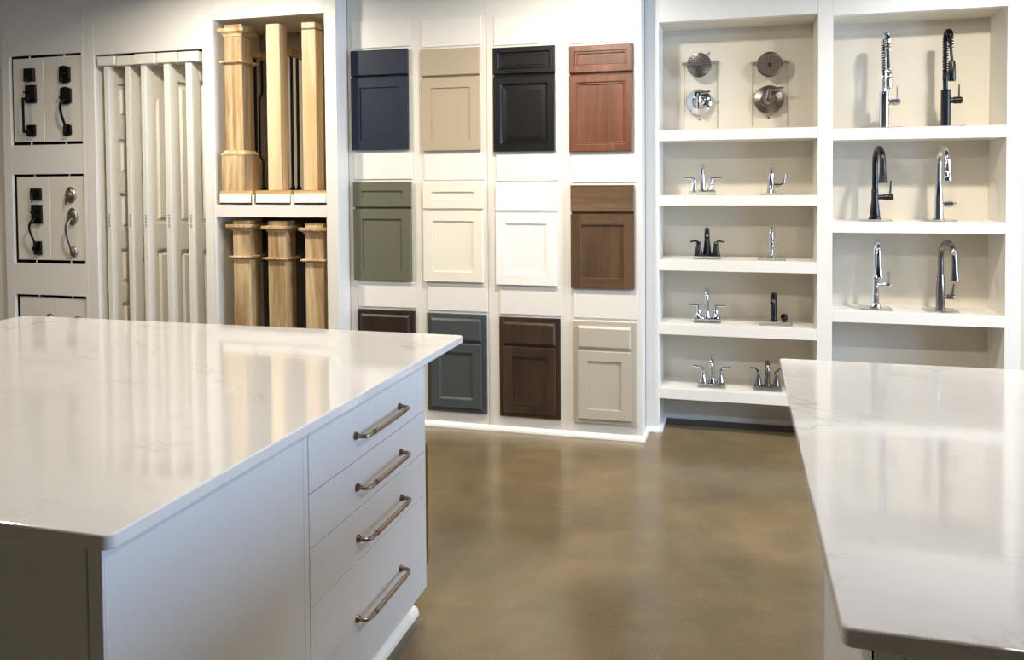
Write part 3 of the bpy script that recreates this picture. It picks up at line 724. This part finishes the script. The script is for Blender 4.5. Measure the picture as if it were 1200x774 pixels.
# ---- fittings
def base_plate(t, w=0.15, d=0.10, h=0.016, dx=0.0):
    obj('acrylic_base', box(dx-w/2, dx+w/2, -d/2, d/2, 0, h, 0.0015), 'acrylic', t)
    return h
YFX = 4.965
def centerset(label, x, z, mat, kind, y=YFX, rot=0.0):
    t = thing('centerset_faucet', label, 'faucet', (x, y, z), rot, 'two-handle bathroom faucets')
    b = base_plate(t, 0.155, 0.085)
    obj('deck_plate', box(-0.075, 0.075, -0.026, 0.026, b, b+0.012, 0.005, 2), mat, t)
    z0 = b+0.010
    for s in (-1, 1):
        h = bmesh.new()
        if kind in ('straight', 'tall'):      # slim columns, flat horizontal levers
            lathe(h, [(0.024, 0), (0.022, 0.012), (0.013, 0.026), (0.0115, 0.06), (0.013, 0.07), (0.009, 0.076), (0, 0.077)], (s*0.05, 0, z0))
            tube(h, [(s*0.05, 0, z0+0.072), (s*0.108, -0.008, z0+0.074)], [0.007, 0.0045], 8, 0)
        elif kind == 'bell':        # tapered bells, slightly drooping levers
            lathe(h, [(0.025, 0), (0.024, 0.006), (0.015, 0.045), (0.012, 0.058), (0.014, 0.064), (0.010, 0.074), (0, 0.076)], (s*0.05, 0, z0))
            tube(h, [(s*0.05, 0, z0+0.072), (s*0.068, 0, z0+0.078), (s*0.098, -0.004, z0+0.073)], [0.0065, 0.006, 0.0045], 8)
        elif kind == 'curved':      # flared columns with raised curled levers
            lathe(h, [(0.023, 0), (0.022, 0.010), (0.012, 0.04), (0.009, 0.066), (0.011, 0.074), (0, 0.08)], (s*0.05, 0, z0))
            tube(h, [(s*0.05, 0, z0+0.07), (s*0.062, 0, z0+0.088), (s*0.09, 0, z0+0.092), (s*0.112, -0.004, z0+0.098)], [0.007, 0.006, 0.006, 0.006], 8)
        else:                       # urn handles with drooping levers
            lathe(h, [(0.022, 0), (0.020, 0.010), (0.012, 0.045), (0.010, 0.062), (0.014, 0.072), (0.012, 0.082), (0, 0.088)], (s*0.05, 0, z0))
            tube(h, [(s*0.05, 0, z0+0.082), (s*0.072, 0, z0+0.098), (s*0.10, -0.004, z0+0.096)], [0.006, 0.006, 0.005], 8)
        obj('handle', h, mat, t)
    s = bmesh.new()
    if kind == 'straight':
        lathe(s, [(0.020, 0), (0.017, 0.01), (0.0125, 0.05), (0.0115, 0.09)], (0, 0, z0))
        tube(s, [(0, 0, z0+0.085), (0, 0, z0+0.115), (0, -0.02, z0+0.142), (0, -0.055, z0+0.148), (0, -0.085, z0+0.125), (0, -0.092, z0+0.098)], [0.0115, 0.0115, 0.011, 0.0105, 0.0105, 0.012], 14)
    elif kind == 'tall':
        lathe(s, [(0.020, 0), (0.017, 0.01), (0.0125, 0.05), (0.0125, 0.10)], (0, 0, z0))
        tube(s, [(0, 0, z0+0.095), (0, 0, z0+0.14), (0, -0.022, z0+0.178), (0, -0.055, z0+0.182), (0, -0.085, z0+0.15), (0, -0.09, z0+0.122)], [0.0118, 0.0118, 0.0115, 0.011, 0.011, 0.0125], 14)
    elif kind == 'bell':
        lathe(s, [(0.026, 0), (0.023, 0.015), (0.016, 0.08), (0.014, 0.11)], (0, 0, z0), seg=4)
        tube(s, [(0, 0, z0+0.1), (0, -0.005, z0+0.135), (0, -0.03, z0+0.148), (0, -0.07, z0+0.128), (0, -0.085, z0+0.105)], [0.013, 0.014, 0.014, 0.013, 0.013], 8)
    elif kind == 'curved':
        lathe(s, [(0.022, 0), (0.018, 0.012), (0.012, 0.03), (0.011, 0.06)], (0, 0, z0))
        tube(s, [(0, 0, z0+0.05), (0, 0, z0+0.12), (0, -0.025, z0+0.155), (0, -0.06, z0+0.158), (0, -0.088, z0+0.13), (0, -0.092, z0+0.105)], [0.011, 0.011, 0.011, 0.011, 0.0105, 0.0115], 14)
    else:
        lathe(s, [(0.020, 0), (0.018, 0.01), (0.014, 0.06), (0.012, 0.09)], (0, 0, z0))
        tube(s, [(0, 0, z0+0.085), (0, 0, z0+0.115), (0, -0.02, z0+0.140), (0, -0.055, z0+0.142), (0, -0.08, z0+0.115), (0, -0.084, z0+0.095)], [0.012, 0.012, 0.0115, 0.011, 0.011, 0.012], 14)
    obj('spout', s, mat, t)
    return t
SZ = [b for a, b in LS]
centerset('chrome two-handle faucet with long flat levers on the shelf below the shower heads', -0.198, SZ[1], 'chrome', 'straight')
centerset('matte black two-handle faucet with tapered square spout', -0.172, SZ[2], 'black', 'bell')
centerset('chrome gooseneck two-handle faucet left of the black single faucet', -0.172, SZ[3], 'chrome', 'tall')
centerset('chrome two-handle faucet with curled raised levers on the lowest shelf', -0.145, SZ[4], 'chrome', 'curved', y=4.945)
centerset('grey nickel two-handle faucet on the lowest shelf beside the counter', 0.168, SZ[4], 'darknickel', 'urn', y=4.945)
# single-hole chrome faucet with bent lever
t = thing('single_handle_faucet', 'chrome single-handle faucet with bent side lever', 'faucet', (0.187, YFX, SZ[1]), 0.0, 'single-hole bathroom faucets')
b = base_plate(t, 0.12, 0.10, 0.012)
obj('body', lathe(bmesh.new(), [(0.027, 0), (0.026, 0.006), (0.020, 0.03), (0.016, 0.10), (0.015, 0.125), (0.010, 0.134), (0, 0.136)], (0, 0, b)), 'chrome', t)
obj('spout', tube(bmesh.new(), [(0, 0, b+0.11), (0, -0.03, b+0.134), (0, -0.07, b+0.134), (0, -0.10, b+0.112), (0, -0.104, b+0.098)], [0.014, 0.013, 0.012, 0.012, 0.0125], 14), 'chrome', t)
obj('lever', tube(bmesh.new(), [(0.01, 0, b+0.045), (0.045, 0, b+0.044), (0.066, 0, b+0.052), (0.073, 0, b+0.075), (0.077, 0, b+0.108)], [0.011, 0.010, 0.009, 0.007, 0.006], 12), 'chrome', t)
# vintage slim chrome faucet
t = thing('single_handle_faucet', 'slim vintage chrome faucet with top knob on the third shelf', 'faucet', (0.19, YFX, SZ[2]), 0.0, 'single-hole bathroom faucets')
b = base_plate(t, 0.15, 0.10, 0.012)
obj('body', lathe(bmesh.new(), [(0.024, 0), (0.024, 0.004), (0.018, 0.012), (0.0135, 0.025), (0.0125, 0.07), (0.017, 0.082), (0.017, 0.092), (0.013, 0.10), (0.0145, 0.14), (0.011, 0.155), (0.014, 0.16), (0.010, 0.168), (0.004, 0.172)], (0, 0, b)), 'chrome', t)
obj('spout', tube(bmesh.new(), [(0, 0, b+0.095), (0, -0.05, b+0.105), (0, -0.09, b+0.098), (0, -0.10, b+0.082)], [0.010, 0.009, 0.009, 0.010], 12), 'chrome', t)
obj('knob', lathe(bmesh.new(), [(0.004, 0), (0.010, 0.004), (0.011, 0.010), (0.006, 0.016), (0, 0.018)], (0, 0, b+0.170)), 'chrome', t)
# black single faucet and its separate side knob
t = thing('single_handle_faucet', 'black single faucet with square hooked spout and side knob on one base', 'faucet', (0.205, YFX, SZ[3]), 0.0, 'single-hole bathroom faucets')
b = base_plate(t, 0.18, 0.10, 0.018, dx=0.008)
obj('body', lathe(bmesh.new(), [(0.021, 0), (0.020, 0.004), (0.017, 0.01), (0.0165, 0.16), (0.013, 0.166), (0, 0.167)], (0, 0, b), seg=16), 'black', t)
obj('spout', tube(bmesh.new(), [(0, 0, b+0.14), (-0.004, -0.03, b+0.160), (-0.008, -0.075, b+0.156), (-0.010, -0.10, b+0.135), (-0.010, -0.103, b+0.115)], [0.0155, 0.0155, 0.015, 0.015, 0.0155], 10), 'black', t)
obj('side_knob', lathe(bmesh.new(), [(0.012, 0), (0.012, 0.010), (0.016, 0.014), (0.020, 0.026), (0.018, 0.040), (0.010, 0.048), (0, 0.05)], (0.056, -0.01, b), seg=8), 'black', t)
# shower heads and valve trims on clear brackets
def shower_set(x, mat, zt_, zv, big, labels):
    y0 = YK
    br = thing('acrylic_bracket', labels[0], 'bracket', (x, y0, 1.80), 0, 'clear acrylic display brackets')
    h = zt_-1.80
    obj('cross_bar', box(-0.105, 0.115, -0.045, -0.001, h+0.012, h+0.024, 0.001), 'acrylic', br)
    for s in (-0.095, 0.105): obj('side_bar', box(s-0.0015, s+0.0015, -0.012, -0.001, 0.0, h+0.012), 'acrylic', br)
    t = thing('shower_head', labels[1], 'shower head', (x, y0, zt_), 0, 'round shower heads')
    r = 0.074
    obj('arm', tube(bmesh.new(), [(0, -0.001, 0.0), (0, -0.06, 0.0)], 0.011, 12, 0), mat, t)
    tilt = (0, -1, -0.18)
    obj('head', lathe(bmesh.new(), [(0.014, 0), (0.018, 0.012), (0.05, 0.024), (r*0.97, 0.034), (r, 0.038), (r, 0.044), (r*0.97, 0.048), (r*0.7, 0.0515), (r*0.35, 0.053), (0, 0.0535)], (0, -0.052, 0.006), tilt, 32), 'satin_chrome' if big else mat, t)
    q = Vector((0, 0, 1)).rotation_difference(Vector(tilt).normalized())
    nb = bmesh.new(); rings = ((0.018, 8), (0.026, 12), (0.034, 16), (0.043, 16), (0.051, 20), (0.059, 24), (0.066, 24)) if big else ((0.014, 6), (0.026, 10), (0.038, 14), (0.05, 18))
    if not big: pass
    for rr, n in rings:
        for k in range(n):
            a = 2*PI*(k+0.5*(n % 4 == 2))/n
            c = Vector((0, -0.052, 0.006)) + q @ Vector((rr*math.cos(a), rr*math.sin(a), (0.0533-0.0042*(rr/0.074)**2) if big else 0.0544))
            lathe(nb, [(0.0036, -0.001), (0.0024, 0.003)], c, tilt, 6)
    obj('nozzles', nb, 'rubber', t)['kind'] = 'stuff'
    if not big:
        obj('face_plate', lathe(bmesh.new(), [(0.061, 0), (0.061, 0.0012), (0, 0.0012)], Vector((0, -0.052, 0.006)) + q @ Vector((0, 0, 0.053)), tilt, 28), 'face_grey', t)
    obj('hub', lathe(bmesh.new(), [(0.012, 0), (0.011, 0.003), (0, 0.004)], Vector((0, -0.052, 0.006)) + q @ Vector((0, 0, 0.053)), tilt, 14), 'rubber' if not big else mat, t)
    if big: obj('spray_lever', tube(bmesh.new(), [(0.05, -0.09, 0.055), (0.062, -0.092, 0.072)], 0.005, 8, 0), mat, t)
    v = thing('shower_valve_trim', labels[2], 'shower valve', (x-0.003, y0, zv), 0, 'shower valve trims')
    rv = 0.079 if big else 0.086
    if big: obj('escutcheon', lathe(bmesh.new(), [(rv, 0), (rv, 0.004), (rv*0.93, 0.014), (rv*0.6, 0.028), (0.03, 0.032), (0, 0.032)], (0, -0.035, 0), (0, -1, 0), 36), mat, v)
    else: obj('escutcheon', lathe(bmesh.new(), [(rv, 0), (rv, 0.005), (rv*0.95, 0.012), (0.048, 0.018), (0.044, 0.024), (0, 0.024)], (0, -0.035, 0), (0, -1, 0), 36), mat, v)
    obj('stem', lathe(bmesh.new(), [(0.02, 0), (0.02, 0.034)], (0, -0.001, 0), (0, -1, 0), 14), mat, v)
    if big:
        obj('hub', lathe(bmesh.new(), [(0.034, 0), (0.031, 0.03), (0.026, 0.052), (0.018, 0.06), (0, 0.062)], (0, -0.06, -0.004), (0, -1, 0), 20), mat, v)
        lv = bmesh.new(); tube(lv, [(0, -0.105, -0.045), (0.0, -0.118, 0.0), (0.004, -0.118, 0.045)], [0.013, 0.014, 0.012], 10); tube(lv, [(0.004, -0.112, 0.046), (0.068, -0.108, 0.054)], [0.009, 0.006], 10, 0)
    else:
        obj('hub', lathe(bmesh.new(), [(0.038, 0), (0.034, 0.02), (0.024, 0.036), (0.020, 0.05), (0, 0.052)], (0, -0.058, 0.0), (0, -1, 0), 20), mat, v)
        lv = bmesh.new(); tube(lv, [(-0.008, -0.10, 0.004), (-0.002, -0.108, 0.04), (0.004, -0.108, 0.055)], [0.015, 0.013, 0.011], 10); tube(lv, [(-0.004, -0.106, 0.052), (0.08, -0.10, 0.062)], [0.010, 0.006], 10, 0)
    obj('lever', lv, mat, v)
    pin = obj('pin', lathe(bmesh.new(), [(0.006, 0), (0.006, 0.008), (0, 0.010)], (0.0, -0.001, -0.105), (0, -1, 0), 8), 'chrome', v)
shower_set(-0.222, 'chrome', 2.172, 1.955, True, ('clear acrylic bracket behind the bright chrome shower head', 'bright chrome round shower head at the upper left of the faucet shelves', 'chrome shower valve trim with domed hub below the bright chrome shower head'))
shower_set(0.182, 'nickel', 2.158, 1.955, False, ('clear acrylic bracket behind the dark-faced shower head', 'nickel round shower head with dark face', 'nickel shower valve trim with flared plate below the dark-faced shower head'))

# ---- kitchen faucets
def side_lever(t, mat, z, r, L, lev, lr=0.006, x=0.0, tilt=0.0):
    obj('valve', lathe(bmesh.new(), [(r*0.8, 0), (r*0.8, L*0.45), (r, L*0.5), (r, L*0.95), (r*0.85, L), (0, L)], (x, 0, z), (1, 0, 0), 16), mat, t)
    obj('lever', tube(bmesh.new(), [(x+L*0.82, 0, z), (x+L*0.82+tilt, 0, z+lev)], [lr, lr*0.75], 8, 0), mat, t)
def gooseneck(label, x, z, mat, rot, body, neck_r, top, reach, headz, head, lever, y=YFX, plate=0.16, yank=0.0):
    t = thing('kitchen_faucet', label, 'faucet', (x, y, z), 0.0, 'pull-down kitchen faucets')
    b = base_plate(t, plate, 0.12, 0.010)
    obj('base_ring', lathe(bmesh.new(), [(body[0][0]*1.15, 0), (body[0][0]*1.15, 0.004), (body[0][0], 0.006)], (0, 0, b), seg=24), 'nickel' if mat != 'black' else 'black', t)
    obj('body', lathe(bmesh.new(), body, (0, 0, b+0.005), seg=24), mat, t)
    bz = b+body[-1][1]; c, s = math.cos(rot), math.sin(rot)
    P = lambda d, h: (d*s, -d*c, h)
    ar = reach/2; zc = top-ar
    pts = [P(0, bz-0.005), P(0, (bz+zc)/2), P(0, zc)]
    for k in range(1, 8):
        a = k*PI/8*1.02; pts.append(P(ar-ar*math.cos(a), zc+ar*math.sin(a)))
    e = P(reach*1.01, zc-0.02); pts.append(e)
    obj('neck', tube(bmesh.new(), pts, neck_r, 16, 4), mat, t)
    hd_ = Vector(P(reach*1.04, headz)); st_ = Vector(e)
    obj('spray_head', tube(bmesh.new(), [st_+(st_-hd_).normalized()*0.012, st_.lerp(hd_, 0.3), st_.lerp(hd_, 0.7), hd_], head, 18, 4), mat, t)
    side_lever(t, mat, *lever)
    return t
gooseneck('matte black gooseneck kitchen faucet with upright side lever', 0.742, RS[1][1], 'black', 0.08,
    [(0.030, 0), (0.030, 0.008), (0.026, 0.014), (0.027, 0.022), (0.021, 0.08), (0.0185, 0.10), (0.0185, 0.158), (0.0165, 0.165)], 0.0155, 0.402, 0.165, 0.212, [0.0155, 0.0165, 0.021, 0.026], (b+0.115, 0.017, 0.094, 0.092, 0.0065, 0, 0.006))
gooseneck('polished chrome gooseneck kitchen faucet beside the black one', 1.066, RS[1][1], 'chrome', 0.03,
    [(0.026, 0), (0.0245, 0.02), (0.0235, 0.09), (0.019, 0.15), (0.0165, 0.18), (0.0155, 0.20)], 0.0150, 0.398, 0.165, 0.222, [0.0155, 0.0175, 0.021, 0.022], (b+0.075, 0.016, 0.072, 0.006, 0.007, 0, 0.03))
gooseneck('bright chrome kitchen faucet with ringed body on the lowest right shelf', 0.748, RS[2][1], 'chrome', -0.06,
    [(0.027, 0), (0.026, 0.012), (0.020, 0.02), (0.019, 0.07), (0.0165, 0.09), (0.0185, 0.10), (0.0165, 0.115), (0.0165, 0.165), (0.018, 0.17), (0.015, 0.185)], 0.0145, 0.388, 0.16, 0.198, [0.0150, 0.0165, 0.021, 0.025], (b+0.120, 0.014, 0.078, 0.075, 0.0065, 0, 0.004))
gooseneck('dark stainless gooseneck kitchen faucet beside the ringed chrome one', 1.079, RS[2][1], 'darknickel', 0.17,
    [(0.0235, 0), (0.0235, 0.10), (0.0175, 0.185), (0.0165, 0.19)], 0.0150, 0.385, 0.17, 0.19, [0.0155, 0.0170, 0.020, 0.022], (b+0.062, 0.014, 0.070, 0.07, 0.006, 0, 0.008))
def spring_faucet(label, x, mat, kind):
    t = thing('spring_kitchen_faucet', label, 'faucet', (x, YFX, RS[0][1]), 0.0, 'tall spring kitchen faucets')
    b = base_plate(t, 0.17, 0.12, 0.008)
    obj('body', lathe(bmesh.new(), [(0.025, 0), (0.025, 0.196), (0.023, 0.199), (0, 0.199)], (0, 0, b), seg=24), mat, t)
    obj('neck', lathe(bmesh.new(), [(0.012, 0), (0.012, 0.045), (0.014, 0.05), (0.014, 0.10), (0.011, 0.105)], (-0.003, 0, b+0.199), seg=16), mat, t)
    zt_ = b+0.525; rc = 0.046; path = [Vector((-0.003, 0, b+0.30+k*0.02)) for k in range(int((zt_-rc-b-0.30)/0.02)+1)]
    zc = path[-1].z
    for k in range(1, 13):
        a = k*PI/12; path.append(Vector((-0.003+0.004*k/12, -rc+rc*math.cos(a), zc+rc*math.sin(a)*1.0)))
    path += [path[-1]+Vector((0.0, -0.001, -0.02)), path[-1]+Vector((0.0, -0.002, -0.045))]
    pp = smooth_path(path, 5)
    obj('hose', tube(bmesh.new(), path, 0.0075, 8, 3), 'rubber', t)
    turns = 32; n = turns*9; hx = []
    Tn = Vector((1, 0, 0))
    for i in range(n+1):
        u = i/n*(len(pp)-1); k = min(int(u), len(pp)-2); p = pp[k].lerp(pp[k+1], u-k); T = (pp[k+1]-pp[k]).normalized()
        nn = (Tn-T*Tn.dot(T)).normalized(); bb = T.cross(nn); a = 2*PI*i/9
        hx.append(p+(nn*math.cos(a)+bb*math.sin(a))*0.0132)
    obj('spring', tube(bmesh.new(), hx, 0.0035, 6, 0), mat, t)
    e = path[-1]
    low = e+Vector((0.004, -0.004, -0.10)) if kind == 0 else e+Vector((0.006, -0.004, -0.07))
    obj('hose_end', tube(bmesh.new(), [e, low], 0.0075, 10, 0), 'rubber', t)
    obj('spray_head', lathe(bmesh.new(), [(0.010, 0), (0.016, -0.006), (0.0165, -0.02), (0.018, -0.025), (0.0185, -0.105), (0.015, -0.112), (0, -0.112)], (low.x, low.y, low.z), seg=18), mat, t)
    hz = b+0.245
    obj('support_arm', tube(bmesh.new(), [(-0.003, 0, hz+0.03), (0.004, -0.06, hz+0.05), (low.x, low.y+0.018, low.z-0.03)], 0.006, 8, 3), mat, t)
    side_lever(t, mat, b+0.140, 0.019, 0.080, 0.086, 0.0045)
    return t
spring_faucet('tall chrome spring kitchen faucet on the top right shelf', 0.787, 'chrome', 0)
spring_faucet('tall black spring kitchen faucet on the top right shelf', 1.097, 'black', 1)

# ------------------------------------------------------------------ islands
def slab(x0, x1, y0, y1, z1, th, rad, mat, label, name='countertop'):
    b = bmesh.new(); cx_, cy_ = (x0+x1)/2, (y0+y1)/2; w, h = (x1-x0)/2, (y1-y0)/2
    pts = []
    for sx, sy_, a0 in ((1, 1, 0), (-1, 1, PI/2), (-1, -1, PI), (1, -1, 3*PI/2)):
        for k in range(17):
            a = a0+k*PI/32; pts.append((sx*(w-rad)+rad*math.cos(a), sy_*(h-rad)+rad*math.sin(a)))
    e = 0.003; rings = []
    for ins, z in ((e, 0), (0, e), (0, th-e), (e*0.35, th-e*0.3), (e, th)):
        f = lambda p: (p[0]*(w-ins)/w, p[1]*(h-ins)/h, z)
        rings.append([b.verts.new(f(p)) for p in pts])
    n = len(pts)
    for r_, s_ in zip(rings, rings[1:]):
        for k in range(n):
            j = (k+1) % n; b.faces.new((r_[k], r_[j], s_[j], s_[k]))
    b.faces.new(rings[0][::-1]); b.faces.new(rings[-1])
    o = obj(name, b, mat, None, (cx_, cy_, z1-th), ang=7)
    return tag(o, label, 'countertop')
CT, TH = 0.915, 0.027
slab(-2.975, -0.972, 1.083, 2.852, CT, TH, 0.018, 'quartz_l', 'white veined quartz countertop of the left island with four drawers')
slab(0.128, 1.95, 1.092, 2.712, CT, TH, 0.012, 'quartz_r', 'white veined quartz countertop of the right island')

FX = -1.010                                                # drawer face plane of the left island
ZC = CT-TH
ic = thing('island_cabinet', 'white island base cabinet with plain side panel at the near end of the left counter', 'cabinet', (FX, 1.112, 0))
L = 1.757-1.112
obj('side_panel', box(-0.019, 0, 0.0, L-0.0015, 0.1135, ZC-0.001, 0.0012), 'cab', ic)
obj('carcass', box(-1.85, -0.019, 0.022, L-0.002, 0.1, ZC-0.001), 'cab', ic)
obj('corner_stile', box(-0.030, -0.0005, -0.004, 0.019, 0.1135, ZC-0.001, 0.001), 'cab', ic)
obj('reveal', box(-1.85, -0.028, 0.014, 0.0215, 0.116, ZC-0.001), 'black_gap', ic)
for k in range(3):
    x1 = -0.035-k*0.608
    obj('door', box(x1-0.604, x1, -0.002, 0.0138, 0.118, ZC-0.009, 0.0015), 'cab', ic)
obj('toe_kick', box(-1.82, -0.058, 0.06, L-0.002, 0, 0.1), 'cab', ic)

dc = thing('drawer_cabinet', 'white island cabinet with four drawers and bronze bar pulls', 'cabinet', (FX, 1.757, 0))
D0, D1, DE = 1.782-1.757, 2.541-1.757, 2.557-1.757
obj('carcass', box(-1.85, -0.020, 0.0, DE-0.001, 0.1, ZC-0.001), 'cab', dc)
obj('filler_strip', box(-0.019, -0.001, 0.001, D0-0.0015, 0.1135, ZC-0.001, 0.001), 'cab', dc)
obj('end_stile', box(-0.019, -0.001, D1+0.0015, DE, 0.1135, ZC-0.001, 0.001), 'cab', dc)
obj('reveal', box(-0.021, -0.018, D0-0.004, D1+0.004, 0.114, ZC-0.002), 'black_gap', dc)
obj('toe_kick', box(-1.82, -0.058, 0.0, DE+0.022, 0, 0.1), 'cab', dc)
obj('shoe_moulding', shoe(DE+0.022), 'shoe', dc, (-0.058, 0, 0), (0, 0, PI/2))
def pull_mesh(length, off=0.036):
    b = bmesh.new(); r = 0.0062; h = length/2
    tube(b, [(0, -h, 0), (0.022, -h, 0), (off-0.004, -h+0.006, 0), (off, -h+0.022, 0), (off, -h+0.05, 0)], r*0.95, 10, 4)
    tube(b, [(0, h, 0), (0.022, h, 0), (off-0.004, h-0.006, 0), (off, h-0.022, 0), (off, h-0.05, 0)], r*0.95, 10, 4)
    tube(b, [(off, -h+0.048, 0), (off, h-0.048, 0)], r*1.12, 8, 0)
    for s in (-1, 1):
        lathe(b, [(0.011, 0), (0.011, 0.004), (0.0075, 0.010)], (0, s*h, 0), (1, 0, 0), 14)
        lathe(b, [(r*1.25, -0.004), (r*1.25, 0.004)], (off, s*(h-0.05), 0), (0, 1, 0), 10)
    return b
pull0 = None
for z0, z1, zh, hy in ((0.7165, 0.874, 0.786, 2.186), (0.5800, 0.7140, 0.641, 2.192), (0.4350, 0.5775, 0.497, 2.194), (0.1135, 0.4325, 0.279, 2.182)):
    dr = obj('drawer', box(-0.018, 0, D0, D1, z0, z1, 0.0012), 'cab', dc)
    dr.location = (0, 0, 0)
    if pull0 is None:
        pull0 = obj('bar_pull', pull_mesh(0.302), 'bronze', dr, (0, hy-1.757, zh)); pull0['label'] = 'bronze bar pull'
    else:
        p_ = copy_to(pull0, dr, (0, hy-1.757, zh)); p_['label'] = 'bronze bar pull'
# tall pull on the far end of the drawer cabinet
bm = pull_mesh(0.42, 0.034)
o = obj('end_pull', bm, 'brass', dc, (-0.0105, DE, 0.385), (PI/2, 0, PI/2)); o['label'] = 'tall brass pull on the far end panel'

rc_ = thing('island_cabinet', 'white base cabinet under the right counter', 'cabinet', (0.168, 1.110, 0))
obj('side_panel', box(0, 0.019, 0.0, 0.607, 0, ZC-0.001, 0.0012), 'cab', rc_)
obj('carcass', box(0.019, 1.65, 0.022, 0.607, 0.1, ZC-0.001), 'cab', rc_)
obj('rear_support', box(0.60, 1.60, 0.608, 1.35, 0, ZC-0.001), 'cab', rc_)
obj('corner_stile', box(0.0, 0.034, -0.003, 0.019, 0.0, ZC-0.001, 0.001), 'cab', rc_)
obj('face_rail', box(0.034, 1.65, 0.004, 0.022, ZC-0.016, ZC-0.001), 'cab', rc_)
obj('reveal', box(0.034, 1.64, 0.016, 0.0215, 0.1, ZC-0.016), 'black_gap', rc_)
for k in range(3):
    x0 = 0.040+k*0.535
    obj('door', box(x0, x0+0.530, -0.002, 0.016, 0.118, ZC-0.021, 0.0015), 'cab', rc_)
obj('toe_kick', box(0.019, 1.62, 0.07, 0.60, 0, 0.1), 'cab', rc_)
